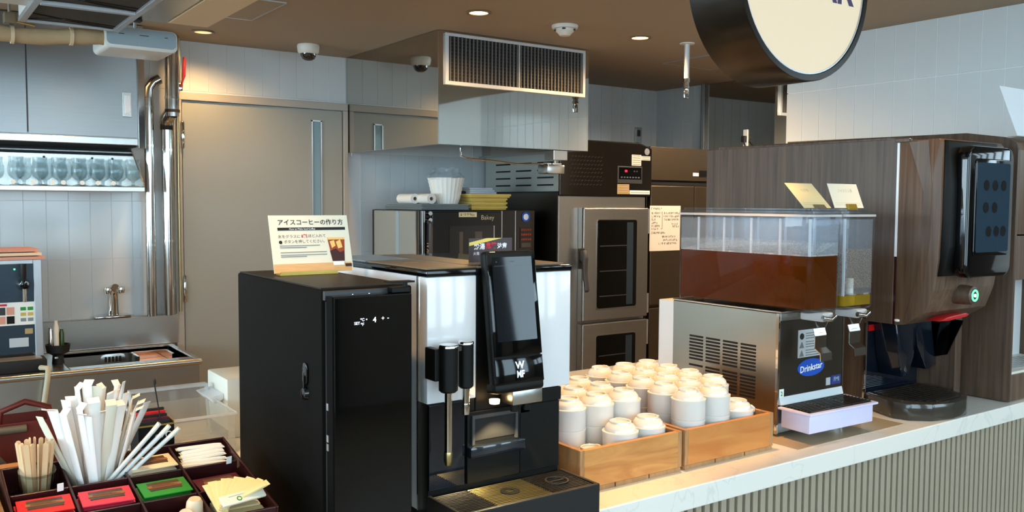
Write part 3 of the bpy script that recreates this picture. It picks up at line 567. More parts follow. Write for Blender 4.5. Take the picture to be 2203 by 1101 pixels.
def scribble(x, z, w_, h_, y, parent, seed, mat='ink'):
    """a run of pen marks on a sheet facing -Y"""
    rs = random.Random(seed); b = B(); xx = x
    while xx < x+w_:
        cw = h_*rs.uniform(.55, .95)
        for q in range(rs.choice((2, 3, 3))):
            ax, az, bx, bz = xx+rs.random()*cw, z+rs.uniform(-.5, .5)*h_, xx+rs.random()*cw, z+rs.uniform(-.5, .5)*h_
            if abs(ax-bx)+abs(az-bz) < h_*.4: az, bz = z-h_*.4, z+h_*.4
            dv = Vector((bx-ax, 0, bz-az)).normalized()*.5*math.hypot(bx-ax, bz-az); nv = Vector((-dv.z, 0, dv.x)).normalized()*h_*.055
            b.obox(((ax+bx)/2, y, (az+bz)/2), dv, (0, .0003, 0), nv)
        xx += cw*1.15
    o = part('handwriting', b, mat, parent); o['kind'] = 'stuff'; return o
for k, (x, z, w_) in enumerate(((4.195, 1.507, .10), (4.20, 1.478, .085), (4.20, 1.455, .075), (4.20, 1.434, .03), (4.20, 1.412, .06), (4.20, 1.391, .075), (4.20, 1.371, .06), (4.315, 1.478, .14), (4.315, 1.456, .15), (4.315, 1.434, .14), (4.39, 1.404, .05), (4.40, 1.387, .05), (4.20, 1.345, .13), (4.30, 1.318, .12), (4.31, 1.295, .13), (4.27, 1.272, .16))):
    scribble(x, z, w_, .017, 4.3492, t, k)
part('bracket_line', B().box(4.300, 4.3025, 4.3490, 4.3497, 1.37, 1.49).box(4.285, 4.30, 4.3490, 4.3497, 1.37, 1.3725), 'ink', t)
scribble(2.748, 1.470, .10, .018, 4.4402, [o for o in bpy.data.objects if o.name == 'yellow_tag'][0], 50)
# ================================================================== LEFT: WALL CABINET, SHELF, SINK, PIPES
t = thing('wall_cabinet', 'large brushed steel wall cabinet at the upper left', 'cabinet', (.5, 5.03, 1.825))
part('shell', B().box(-.6, 1.098, 4.876, 5.19, 1.822, 2.436, .002), 'cabinet_steel', t)
part('front_panel', B().box(-.6, .56, 4.868, 4.876, 1.862, 2.43, .001), 'cabinet_steel', t); part('front_panel', B().box(.566, 1.062, 4.868, 4.876, 1.862, 2.43, .001), 'cabinet_steel', t)
part('lower_rail', B().box(-.6, 1.062, 4.866, 4.876, 1.824, 1.858, .002), 'steel_h', t)
part('end_strip', B().box(1.066, 1.100, 4.864, 4.876, 1.810, 2.43, .002), 'chrome', t)
part('seam', B().box(.5605, .5655, 4.8675, 4.876, 1.87, 2.43), 'dark_grey', t)
part('underside', B().box(-.59, 1.06, 4.885, 5.18, 1.816, 1.822), 'slot_dark', t)  # near-black colour paints the shade under the steel cabinet
t = thing('light_switch', 'small steel switch plate on the steel wall cabinet', 'switch', (1.012, 4.866, 2.03))
part('plate', B().box(.990, 1.034, 4.861, 4.868, 1.966, 2.092, .002), 'steel_h', t); part('rocker', B().box(1.000, 1.024, 4.857, 4.861, 1.985, 2.073, .002), 'white_plastic', t)
t = thing('glass_shelf', 'steel wall shelf with sloping end plate holding beer glasses', 'shelf', (.5, 5.05, 1.605))
part('board', B().box(-.6, 1.098, 4.888, 5.19, 1.586, 1.612, .003), 'steel_h', t)
part('back_panel', B().box(-.6, 1.098, 5.186, 5.193, 1.612, 1.80), 'steel_h', t)
part('end_plate', B().prism([(4.89, 1.612), (4.90, 1.63), (5.17, 1.81), (5.186, 1.81), (5.186, 1.612)], 'x', 1.092, 1.098), 'steel', t)
for z in (1.790, 1.812): part('hanging_rail', B().box(-.6, 1.092, 5.16, 5.18, z-.007, z+.007, .002), 'rubber', t)
for x in (.67, .90, 1.0): part('screw', B().lathe([(0, 5.18), (.006, 5.182), (.006, 5.186)], (x, 0, 1.765), 'y', 10), 'dark_grey', t)
gl = None; gx = [.40, .521, .62, .71, .798, .885, .974, 1.055]
ordn = ['leftmost', 'second from the left', 'third from the left', 'fourth from the left', 'fourth from the right', 'third from the right', 'second from the right', 'rightmost']
for row, yy in enumerate((4.96, 5.09)):
    for k, x in enumerate(gx):
        if row and k == 7: continue
        lab = 'stemmed clear beer glass, %s in the %s row on the shelf' % (ordn[k], ('front', 'back')[row])
        if gl is None:
            gl = thing('beer_glass', lab, 'glass', (0, 0, 0), 'beer glasses on the steel shelf')
            part('bowl', B().lathe([(.010, .030), (.014, .031), (.032, .046), (.038, .066), (.036, .095), (.031, .120), (.034, .142)], (0, 0, 0), 'z', 24), 'clear_glass', gl, True, local=True)
            part('stem', B().lathe([(0, .030), (.010, .030), (.007, .018), (.009, .008)], (0, 0, 0), 'z', 16), 'clear_glass', gl, True, local=True)
            part('foot', B().lathe([(.009, .008), (.030, .004), (.032, .0), (0, 0)], (0, 0, 0), 'z', 24), 'clear_glass', gl, True, local=True); o = gl
        else: o = copy_tree(gl); o['label'] = lab
        o.location = (x+(.045 if row else 0)+random.uniform(-.004, .004), yy, 1.6125)
# price tags hanging along the shelf front
for k, x in enumerate((.497, .583, .668, .715, .80, .872, .945)):
    solid('shelf_tag', B().lathe([(0, 4.8875), (.011, 4.8875), (.011, 4.8855), (0, 4.8855)], (x, 0, 1.628), 'y', 16), 'paper_white', 'round white tag on the shelf edge, number %s from the left' % ('one', 'two', 'three', 'four', 'five', 'six', 'seven')[k], 'tag', (x, 4.8865, 1.617), group='round tags on the shelf edge')
# sink unit
t = thing('steel_sink', 'long stainless steel sink bench with splashback against the tiled wall', 'sink', (.6, 4.9, 0))
part('bench_top', B().box(-.6, .68, 4.573, 5.15, .713, .743, .004).box(1.255, 1.283, 4.573, 5.15, .713, .743, .004).box(.68, 1.255, 4.573, 4.655, .713, .743, .004).box(.68, 1.255, 5.11, 5.15, .713, .743, .004), 'steel_h', t)
part('front_edge', B().tube([(-.6, 4.573, .728), (1.283, 4.573, .728)], .016, 10), 'steel_h', t, True)
part('splashback', B().box(-.6, 1.320, 5.145, 5.19, .743, .907, .004), 'steel', t)
bw = B(); x0, x1, y0, y1, z0, z1 = .68, 1.255, 4.655, 5.11, .52, .735
for q in (((x0, y0, z1), (x0, y0, z0), (x0, y1, z0), (x0, y1, z1)), ((x1, y0, z1), (x1, y1, z1), (x1, y1, z0), (x1, y0, z0)), ((x0, y0, z1), (x1, y0, z1), (x1, y0, z0), (x0, y0, z0)), ((x0, y1, z1), (x0, y1, z0), (x1, y1, z0), (x1, y1, z1)), ((x0, y0, z0), (x1, y0, z0), (x1, y1, z0), (x0, y1, z0))): bw.quad(*q)
bmesh.ops.remove_doubles(bw.bm, verts=bw.bm.verts[:], dist=1e-5)
part('bowl', bw, 'steel', t)
ov = part('overflow_grid', B().rplate(.968, .690, .125, .058, .027, 5.102, 5.109, 6, .001), 'steel', t, True)
for k in range(5): part('overflow_slot', B().box(.925+.018*k, .936+.018*k, 5.100, 5.1025, .676, .704), 'slot_dark', ov)
part('apron', B().box(-.6, 1.275, 4.582, 4.60, .12, .713), 'steel', t); part('side_panel', B().box(1.255, 1.272, 4.60, 5.14, .12, .713), 'steel', t)
for x in (-.55, .6, 1.24): part('leg', B().cyl((x, 4.62, 0), (x, 4.62, .12), .02), 'steel', t, True)
t = thing('sink_tap', 'chrome mixer tap rising above the sink splashback', 'tap', (.975, 5.16, .907))
part('base_plate', B().box(.885, 1.065, 5.105, 5.175, .9075, .924, .006), 'chrome', t, True)
part('column', B().tube([(.982, 5.15, .92), (.982, 5.15, 1.03), (.984, 5.14, 1.066), (.990, 5.12, 1.072)], [.030, .026, .028, .022], 16), 'chrome', t, True)
part('lever', B().tube([(.974, 5.13, 1.065), (.962, 5.11, 1.0), (.958, 5.10, .95)], [.010, .008, .006], 10), 'chrome', t, True)
for x in (.950, 1.016): part('valve_head', B().lathe([(0, .020), (.016, .017), (.020, 0), (.016, -.017), (0, -.020)], (x, 5.115, 1.060)), 'chrome', t, True)
t = thing('gastro_pan', 'small steel pan with orange contents standing in the sink', 'pan', (1.14, 4.98, .54))
pn = B(); px0, px1, py0, py1 = 1.055, 1.225, 4.90, 5.07
pn.box(px0, px1, py0, py1, .522, .526).box(px0, px0+.003, py0, py1, .526, .724).box(px1-.003, px1, py0, py1, .526, .724).box(px0, px1, py0, py0+.003, .526, .70).box(px0, px1, py1-.003, py1, .526, .724)
part('pan', pn, 'chrome', t); part('rim', B().box(px0-.008, px1+.008, py1-.002, py1+.008, .720, .726).box(px0-.008, px0+.002, py0, py1, .720, .726).box(px1-.002, px1+.008, py0, py1, .720, .726), 'chrome', t); part('contents', B().box(px0+.004, px1-.004, py0+.004, py1-.004, .527, .684, .004), 'orange_food', t)
# beer server
t = thing('beer_server', 'steel beer server with a dark blue front and black tap handle', 'beer server', (.40, 4.9, .743))
part('body', B().box(.20, .588, 4.735, 5.09, .80, 1.262, .006), 'steel', t, True)
part('front_frame', B().box(.553, .588, 4.715, 4.737, .80, 1.262, .003).box(.20, .553, 4.715, 4.737, 1.240, 1.262, .003), 'alu', t)
part('front_panel', B().box(.20, .553, 4.722, 4.737, .82, 1.240), 'server_blue', t)
part('drip_base', B().box(.20, .59, 4.62, 5.09, .7435, .80, .006), 'black_matte', t, True); part('drip_grid', B().box(.22, .57, 4.63, 4.71, .80, .806), 'lid_brown', t)
tp = part('tap', B().lathe([(0, 4.685), (.018, 4.685), (.026, 4.70), (.030, 4.722)], (.509, 0, 1.145), 'y', 20), 'chrome', t, True)
part('tap_body', B().lathe([(0, 4.66), (.016, 4.662), (.018, 4.69)], (.509, 0, 1.143), 'y', 16), 'black_gloss', tp, True); part('tap_handle', B().tube([(.509, 4.675, 1.15), (.507, 4.67, 1.17), (.505, 4.665, 1.185), (.505, 4.665, 1.245)], [.006, .006, .013, .013], 12), 'black_matte', tp, True)
part('spout', B().cyl((.509, 4.675, 1.14), (.509, 4.675, 1.066), .009, 12), 'chrome', tp, True)
pr = part('price_sheet', B().box(.28, .556, 4.7195, 4.7225, .954, 1.062), 'paper_white', t)
for k in range(5):
    for r_ in range(2): part('menu_picture', B().box(.29+.037*k, .322+.037*k, 4.7185, 4.72, .962+.042*r_, .998+.042*r_), ('red_brown', 'salmon', 'paper_red', 'oven_black', 'dark_grey')[(k*2+r_*3) % 5], pr)
for k in range(6): part('price_box', B().box(.495+.03*(k % 2), .518+.03*(k % 2), 4.7185, 4.72, .970+.026*(k//2), .986+.026*(k//2)), ('grey_tray', 'yellow_plastic', 'paper_green')[k//2], pr)
part('price_heading', B().box(.36, .44, 4.7185, 4.72, 1.046, 1.056), 'ink_red', pr)
part('rating_plate', B().box(.446, .526, 4.7205, 4.7225, .850, .893), 'alu_white', t); part('small_plate', B().box(.512, .545, 4.7205, 4.7225, .91, .935), 'sticker_tan', t)
part('power_lamp', B().lathe([(0, 4.7195), (.004, 4.72), (.004, 4.7225)], (.475, 0, 1.217), 'y', 10), 'led_green', t)
t = thing('menu_booklets', 'salmon paper sheets lying on top of the beer server', 'paper', (.42, 4.85, 1.262))
for k in range(3): part('sheet', B().prism([(.24, 4.68), (.60-.012*k, 4.69+.012*k), (.585-.012*k, 4.92), (.23, 4.92)], 'z', 1.2625+.018*k, 1.276+.018*k), 'salmon' if k != 1 else 'paper_tan', t)
t = thing('utensil_funnel', 'dark funnel-shaped holder with bottles beside the beer server', 'holder', (.66, 4.80, .743))
part('funnel', B().lathe([(0, .7435), (.028, .7435), (.024, .785), (.050, .80), (.056, .838), (.052, .838), (.046, .803), (0, .79)], (.66, 4.80, 0)), 'black_matte', t, True); part('knob', B().lathe([(0, .012), (.010, .008), (.012, 0)], (.645, 4.765, .775)), 'chrome', t, True)
for i, (x, y, h_, m_, lab) in enumerate(((.632, 4.81, .115, 'chrome', 'slim steel tube standing in the dark funnel holder'), (.652, 4.785, .15, 'cream_plastic', 'cream plastic brush handle standing in the dark funnel holder'), (.680, 4.815, .105, 'bottle_green', 'small olive bottle standing in the dark funnel holder'))):
    solid(('steel_tube', 'brush_handle', 'olive_bottle')[i], B().lathe([(0, 0), (.012, 0), (.012, h_*.8), (.008, h_*.9), (.008, h_), (0, h_)], (x, y, .805), 'z', 14), m_, lab, ('tube', 'brush', 'bottle')[i], (x, y, .805), True)
solid('drain_hose', B().tube([(.56, 4.61, .762), (.585, 4.56, .765), (.58, 4.538, .735), (.575, 4.535, .70), (.560, 4.535, .60), (.565, 4.54, .45), (.60, 4.54, .20), (.62, 4.545, .02)], .012, 10), 'hose', 'pale plastic hose hanging over the sink bench front edge', 'hose', (.56, 4.60, .74), True)
# wall pipes
t = thing('slim_steel_pipe', 'slimmer polished steel wall pipe beside the shelf', 'pipe', (1.175, 5.12, .91))
part('pipe', B().cyl((1.175, 5.12, .9075), (1.175, 5.12, 2.10), .026, 20), 'pipe_steel', t, True)
part('elbow', B().tube([(1.175, 5.12, 2.10), (1.178, 5.12, 2.15), (1.20, 5.12, 2.185), (1.235, 5.12, 2.205)], .028, 14), 'pipe_steel', t, True)
for z in (1.30, 1.84, 2.05): part('clamp', B().cyl((1.175, 5.12, z-.006), (1.175, 5.12, z+.006), .0285, 20), 'chrome', t, True)
t = thing('thick_steel_pipe', 'thicker polished steel wall pipe beside the grey door', 'pipe', (1.265, 5.12, .91))
part('pipe', B().cyl((1.268, 5.12, .9075), (1.268, 5.12, 1.93), .031, 20), 'pipe_steel', t, True)
part('black_joint', B().cyl((1.268, 5.12, 1.93), (1.268, 5.12, 1.965), .033, 20), 'rubber', t, True)
part('offset_elbow', B().tube([(1.268, 5.12, 1.965), (1.268, 5.11, 1.99), (1.276, 5.09, 2.005), (1.284, 5.07, 2.02)], .036, 16), 'pipe_steel', t, True)
part('upper_pipe', B().cyl((1.285, 5.06, 2.0), (1.285, 5.06, 2.436), .036, 20), 'pipe_steel', t, True)
for z in (2.03, 2.10): part('ring', B().cyl((1.285, 5.06, z-.008), (1.285, 5.06, z+.008), .0385, 20), 'chrome' if z > 2.05 else 'rubber', t, True)
for z in (1.32, 1.82): part('clamp', B().cyl((1.268, 5.12, z-.006), (1.268, 5.12, z+.006), .0335, 20), 'chrome', t, True)
t = thing('shutoff_valve', 'thin gas pipe with a dark red lever valve beside the door', 'valve', (1.335, 5.10, 2.2))
part('pipe', B().tube([(1.333, 5.14, .92), (1.333, 5.14, 2.12), (1.335, 5.10, 2.16), (1.335, 5.10, 2.436)], .007, 10), 'grate_gold', t, True)
part('body', B().box(1.322, 1.348, 5.075, 5.105, 2.145, 2.185, .004), 'chrome', t, True)
part('lever', B().tube([(1.336, 5.075, 2.165), (1.343, 5.065, 2.20), (1.347, 5.06, 2.225), (1.352, 5.055, 2.325)], [.005, .006, .011, .009], 10), 'valve_red', t, True)
# ================================================================== COUNTER
CZ = .90
solid('worktop', B().prism([(.578, 1.385), (4.14, 1.385), (4.14, 2.62), (.38, 2.62), (.38, 2.05), (.578, 2.05)], 'z', CZ-.053, CZ, .003), 'marble', 'long pale marble worktop of the service counter', 'worktop', (1.5, 2.0, CZ-.053))
t = thing('slatted_bar_front', 'counter front clad in vertical greige slats under the marble worktop', 'counter', (1.5, 2.0, 0))
part('carcass', B().box(.60, 4.12, 1.43, 2.58, 0, CZ-.0535), 'slat_back', t)
sm_ = mesh_of(B().box(-.0088, .0088, -.018, 0, .06, CZ-.054, .0015, 1), 'slat', 'slat_paint'); x = .90
while x < 4.1: piece('slat', sm_, t, Vector((x, 1.43, 0))-t.location); x += .0287
part('plinth', B().box(.60, 4.12, 1.425, 1.43, 0, .058), 'dark_grey', t)

# ---------------------------------------------------------------- crates and cups
def crate(x0, x1, mat, lab):
    t = thing('cup_crate', lab, 'crate', ((x0+x1)/2, 1.70, CZ), 'wooden crates of cups'); y0, y1, w_ = 1.479, 1.948, .012
    part('front_board', B().box(x0+w_, x1-w_, y0, y0+w_, CZ+.0115, CZ+.098, .0008, 1), mat, t); part('back_board', B().box(x0+w_, x1-w_, y1-w_, y1, CZ+.0115, CZ+.098, .0008, 1), mat, t)
    part('side_board', B().box(x0, x0+w_, y0, y1, CZ+.0115, CZ+.0985, .0008, 1), 'crate_end', t); part('side_board', B().box(x1-w_, x1, y0, y1, CZ+.0115, CZ+.0985, .0008, 1), 'crate_end', t)
    n = 3; wd = (x1-x0)/n
    for k in range(n): part('bottom_plank', B().box(x0+k*wd+.002, x0+(k+1)*wd-.002, y0+.0015, y1, CZ, CZ+.011, .0006, 1), 'crate_end', t)
crate(1.225, 1.540, 'crate_wood', 'pale wooden crate of cups next to the coffee machine')
crate(1.551, 1.877, 'crate_wood_warm', 'orange-toned wooden crate of cups next to the drinks dispenser')
CUP_P = [(.0385, 0), (.0420, .0), (.0428, .002), (.0426, .043), (.0434, .0455), (.0432, .0485), (.0376, .0495), (.0372, .0530), (.0352, .0590), (.0305, .0643), (.0262, .0668), (.0255, .0715), (.0235, .0725), (.0215, .0712), (.0212, .0675), (0, .0672)]
CUP_IN = [(0, .0630), (.0250, .0618), (.0315, .0560), (.0340, .0490), (.0388, .0455), (.0385, 0)]
cup0 = thing('upturned_cup', 'x', 'cup', (0, 0, 0), 'white cups stacked upside down in the crates')
part('shell', B().lathe(CUP_P+[], (0, 0, 0), 'z', 32).lathe(CUP_IN, (0, 0, 0), 'z', 32), 'ceramic', cup0, True, local=True)
part('foot_notch', B().box(-.006, .006, -.0262, -.0205, .0700, .0727), 'paper_tan', cup0, local=True)
first = [True]
def cup(x, y, z, lab, rot):
    o = cup0 if first[0] else copy_tree(cup0); first[0] = False
    o.location = (x, y, z); o.rotation_euler = (0, 0, rot); o['label'] = lab; return o
rown = ['front', 'second', 'third', 'fourth', 'fifth']; lev = ['bottom', 'middle', 'top']
FL = CZ+.0112
stacks = []
for side, cols, X0 in (('left', 3, 1.306), ('right', 3, 1.620)):
    for r_ in range(5):
        for c_ in range(cols):
            n = 3
            if side == 'left' and r_ == 0: n = (1, 2, 2)[c_]
            if side == 'right' and r_ == 0: n = (3, 3, 2)[c_]
            stacks.append((side, r_, c_, X0+(.0878 if side == 'left' else .0905)*c_+random.uniform(-.0005, .0005)+(.006*r_ if side == 'right' else 0)*.5, 1.537+.0870*r_, n))
for side, r_, c_, x, y, n in stacks:
    for k in range(n):
        lab = 'upside-down white cup, %s of its stack, %s row, %s column, %s crate' % (lev[k] if n == 3 else ('only one' if n == 1 else ('bottom', 'top')[k]), rown[r_], ('left', 'middle', 'right')[c_], side)
        o = cup(x, y, FL+.0490*k, lab, random.uniform(0, 3))
        if side == 'right' and r_ == 0 and c_ == 2 and k == n-1:
            part('handle', B().tube([(.040, 0, .048), (.050, .0, .048), (.060, 0, .042), (.058, 0, .036), (.043, 0, .032)], [.004, .005, .004, .005, .005], 10), 'ceramic', o, True, local=True); o.rotation_euler = (0, 0, R(-6))

# ---------------------------------------------------------------- milk cooler
t = thing('milk_cooler', 'tall narrow black milk cooler with a glass door', 'cooler', (.69, 1.64, CZ))
part('cabinet', B().box(.600, .776, 1.420, 1.862, CZ+.012, 1.390, .004), 'cooler_black', t, True)
for x in (.63, .75):
    for y in (1.46, 1.82): part('foot', B().cyl((x, y, CZ), (x, y, CZ+.0125), .014), 'rubber', t)
part('top_panel', B().box(.604, .772, 1.43, 1.858, 1.390, 1.3925), 'black_satin', t)
part('front_rail', B().box(.603, .735, 1.412, 1.421, 1.372, 1.388, .001), 'dark_grey', t)
for x in (.655, .686): part('rail_screw', B().lathe([(0, 1.4105), (.0022, 1.411), (.0022, 1.4125)], (x, 0, 1.379), 'y', 8), 'chrome', t)
dr = part('door', B().box(.607, .757, 1.385, 1.411, CZ+.02, 1.3805, .003), 'black_glass', t)
part('door_edge', B().box(.6055, .6075, 1.387, 1.411, CZ+.02, 1.380), 'cooler_black', dr)
part('door_seal', B().box(.607, .755, 1.411, 1.420, CZ+.03, 1.37), 'rubber', dr)
hg = part('hinge', B().box(.722, .757, 1.392, 1.414, 1.381, 1.390, .001).box(.716, .765, 1.39, 1.412, 1.398, 1.401).cyl((.750, 1.398, 1.39), (.750, 1.398, 1.398), .004), 'black_satin', t)
part('side_lock', B().rplate(0, 0, .040, .022, .0105, -.002, .002, 6, .0008).xf(Matrix.Translation((.5985, 1.488, 1.235)) @ Matrix.Rotation(R(90), 4, 'Z') @ Matrix.Rotation(R(90), 4, 'Y')), 'black_gloss', t, True)
part('lock_knob', B().lathe([(0, -.008), (.010, -.007), (.012, 0)], (.600, 1.488, 1.200), 'x', 20), 'black_gloss', t, True)
part('lock_key', B().box(.594, .599, 1.486, 1.490, 1.205, 1.232, .001), 'black_gloss', t)
for z in (1.19, 1.135, 1.12): part('hinge_pin', B().box(.6045, .6065, 1.404, 1.411, z-.006, z+.006), 'alu', dr)
y_ = 1.3846
text('SET', .0070, (.650, y_, 1.333), X_, Z_, 'led_white', dr); text('℃', .0070, (.6600, y_, 1.3385), X_, Z_, 'led_white', dr); text('℉', .0070, (.6600, y_, 1.3305), X_, Z_, 'led_white', dr)
part('led_dot', B().lathe([(0, y_-.0003), (.0011, y_-.0003), (.0011, y_+.0003)], (.668, 0, 1.339), 'y', 8), 'led_white', dr)
text('4', .0135, (.683, y_, 1.337), X_, Z_, 'led_white', dr); text('+', .011, (.699, y_, 1.3385), X_, Z_, 'led_white', dr); text('-', .012, (.709, y_, 1.3393), X_, Z_, 'led_white', dr)
# instruction sign on the cooler
t = thing('instruction_card', 'cream iced coffee instruction card standing on the black cooler', 'sign', (.715, 1.71, 1.3925))
o_ = Vector((.627, 1.716, 1.3965)); ux = Vector((1, .02, 0)).normalized(); uy = Vector((0, .034, .1145)).normalized(); uw, uh = .173, .1205
def sp(u, v): return o_+ux*u*uw+uy*v*uh
def splate(name, u0, u1, v0, v1, mat, lift=.0002, par=None): return part(name, plate(sp((u0+u1)/2, (v0+v1)/2)+ux.cross(uy)*lift, ux, uy, (u1-u0)*uw, (v1-v0)*uh, .0003), mat, par or t)
part('card', plate(sp(.5, .5)-ux.cross(uy)*.0012, ux, uy, uw, uh, .0012), 'paper_pale', t)
part('stand', B().obox((.695, 1.712, 1.3945), (.062, 0, 0), (0, .011, 0), (0, 0, .0015)).obox((.695, 1.702, 1.397), (.06, 0, 0), (0, .0012, 0), (0, .0, .003)), 'gold_foil', t)
splate('table_photo', 0, .98, .0, .155, 'table_print'); splate('table_shadow', .90, .985, .075, .13, 'iced_dark', .0005)
splate('title_bar', .095, .955, .735, .785, 'ink')
text('アイスコーヒーの作り方', .0132, sp(.52, .870), ux, uy, 'ink', t, bold=.00018); text('How to Make Iced Coffee', .0054, sp(.40, .758), ux, uy, 'ink_white', t, ex=.0009)
text('氷をグラスに', .0080, sp(.09, .625), ux, uy, 'ink', t, 'LEFT'); text('8割', .0088, sp(.378, .628), ux, uy, 'ink_red', t, 'LEFT', bold=.0002); text('ほど入れて', .0080, sp(.462, .630), ux, uy, 'ink', t, 'LEFT')
text('ボタンを押してください。', .0078, sp(.155, .535), ux, uy, 'ink', t, 'LEFT'); part('button_dot', B().lathe([(0, 0), (.0036, 0), (.0036, .0004), (0, .0004)], (0, 0, 0), 'z', 14).xf(Matrix.Translation(sp(.115, .53)+ux.cross(uy)*.0004) @ Matrix((ux, uy, ux.cross(uy))).transposed().to_4x4()), 'ink', t)
for v, u1 in ((.462, .60), (.43, .43), (.345, .68), (.30, .68), (.272, .42)): splate('fine_print', .10, u1, v, v+.012, 'ink_grey', .0003)
# glass of iced coffee printed on the card
def poly(name, pts, mat, lift): b = B(); b.bm.faces.new([b.bm.verts.new(sp(*p)+ux.cross(uy)*lift) for p in pts]); return part(name, b, mat, t)
poly('glass_print', [(.745, .13), (.895, .13), (.930, .60), (.705, .60)], 'iced', .0008); poly('glass_foot_print', [(.745, .105), (.885, .105), (.895, .175), (.74, .175)], 'paper_white', .0010)
poly('coffee_print', [(.742, .175), (.893, .175), (.905, .36), (.85, .33), (.80, .40), (.72, .36)], 'iced_dark', .0010); poly('ice_print', [(.73, .53), (.79, .55), (.80, .45), (.75, .41)], 'iced_light', .0011); poly('ice_print', [(.81, .52), (.87, .56), (.89, .42), (.83, .40)], 'iced_light', .0011); poly('ice_print', [(.705, .60), (.93, .60), (.926, .56), (.71, .56)], 'iced_light', .0011)

# ---------------------------------------------------------------- coffee machine
t = thing('coffee_machine', 'white and black automatic coffee machine with tilted touchscreen', 'coffee machine', (1.02, 1.67, CZ))
part('black_core', B().box(.850, 1.174, 1.492, 1.97, CZ+.012, 1.150, .003).box(.850, 1.194, 1.50, 1.98, 1.150, 1.392, .002), 'black_satin', t)
for x in (.88, 1.15):
    for y in (1.53, 1.93): part('foot', B().cyl((x, y, CZ), (x, y, CZ+.013), .018), 'rubber', t)
part('white_side', B().box(.8445, .851, 1.525, 1.98, CZ+.03, 1.396, .001), 'white_gloss', t); part('side_seam', B().box(.8435, .851, 1.521, 1.525, .93, 1.396), 'chrome', t)
part('white_front', B().box(.845, .958, 1.487, 1.521, 1.148, 1.396, .0025), 'white_gloss', t, True); part('white_front', B().box(1.095, 1.200, 1.487, 1.521, 1.148, 1.396, .0025), 'white_gloss', t, True); part('white_side', B().box(1.194, 1.200, 1.525, 1.98, 1.148, 1.396, .001), 'white_gloss', t)
part('black_column', B().box(.958, 1.095, 1.489, 1.51, 1.10, 1.398, .002), 'black_satin', t)
part('top_frame', B().box(.843, 1.202, 1.485, 1.985, 1.396, 1.4095, .003), 'black_gloss', t, True)
part('bean_lid', B().box(.850, .965, 1.50, 1.76, 1.4095, 1.4125, .001), 'lid_brown', t); part('bean_lid', B().box(.975, 1.06, 1.56, 1.95, 1.4095, 1.4125, .001), 'lid_brown', t); part('bean_lid', B().box(1.10, 1.19, 1.50, 1.70, 1.4095, 1.4125, .001), 'lid_brown', t)
part('grey_lid', B().box(.850, .968, 1.77, 1.97, 1.4095, 1.412, .001).box(.967, .974, 1.50, 1.97, 1.4095, 1.412), 'lid_grey', t); part('finger_notch', B().lathe([(0, .0004), (.016, .0002), (.018, 0)], (.905, 1.66, 1.4125)), 'gold_foil', t)
# touchscreen head, leaning back
T = Vector((.965, 1.466, 1.445)); Bo = Vector((.965, 1.428, 1.176)); vz = (T-Bo).normalized(); vn = Vector((1, 0, 0)).cross(vz); H = (T-Bo).length; Wd = .121
def hp(u, v, n=0): return Bo+Vector((u*Wd, 0, 0))+vz*v*H+vn*n
hd = part('screen_head', B().obox(hp(.5, .5, -.013), (Wd/2, 0, 0), vz*H/2, vn*.0125, .008, 3), 'black_satin', t, True)
part('bezel', B().obox(hp(.5, .605, .001), (Wd*.485, 0, 0), vz*H*.385, vn*.0022, .0018, 2), 'black_glass', hd, True)
part('screen', plate(hp(.5, .64, .0033), X_, vz, Wd*.80, H*.62, .0004), 'screen_dark', hd)
part('screen_line', plate(hp(.5, .885, .0038), X_, vz, Wd*.74, .0005, .0002), 'screen_line', hd); text('NOTE', .0040, hp(.5, .915, .0036), X_, vz, 'screen_line', hd); text('≡', .006, hp(.18, .915, .0036), X_, vz, 'screen_line', hd)
part('logo_panel', B().obox(hp(.5, .115, .001), (Wd*.485, 0, 0), vz*H*.098, vn*.0022, .0018, 2), 'black_gloss', hd, True)
text('W', .020, hp(.50, .148, .0034), X_, vz, 'chrome', hd, bold=.0006); text('MF', .019, hp(.505, .082, .0034), X_, vz, 'chrome', hd, bold=.0006, squeeze=.8)
part('chin', B().obox(hp(.5, .0, -.018), (Wd*.5, 0, 0), vz*.012, vn*.020, .008, 3), 'black_satin', hd, True)
part('spout', B().box(1.010, 1.085, 1.432, 1.475, 1.135, 1.168, .003), 'steel_h', t, True); part('spout_nozzle', B().cyl((1.03, 1.455, 1.118), (1.03, 1.455, 1.136), .008).cyl((1.06, 1.455, 1.118), (1.06, 1.455, 1.136), .008), 'black_satin', t)
part('spout_lamp', B().lathe([(0, 1.1385), (.010, 1.1385), (.011, 1.1465), (0, 1.1465)], (.985, 1.460, 0), 'z', 16), 'lamp_warm', t)
lp = bpy.data.lights.new('spout_light', 'SPOT'); lp.energy = 3.5; lp.color = (1, .80, .45); lp.spot_size = R(95); lp.shadow_soft_size = .008; lo = bpy.data.objects.new('spout_light', lp); COL.objects.link(lo); lo.parent = t; lo.location = Vector((1.0, 1.435, 1.132))-t.location
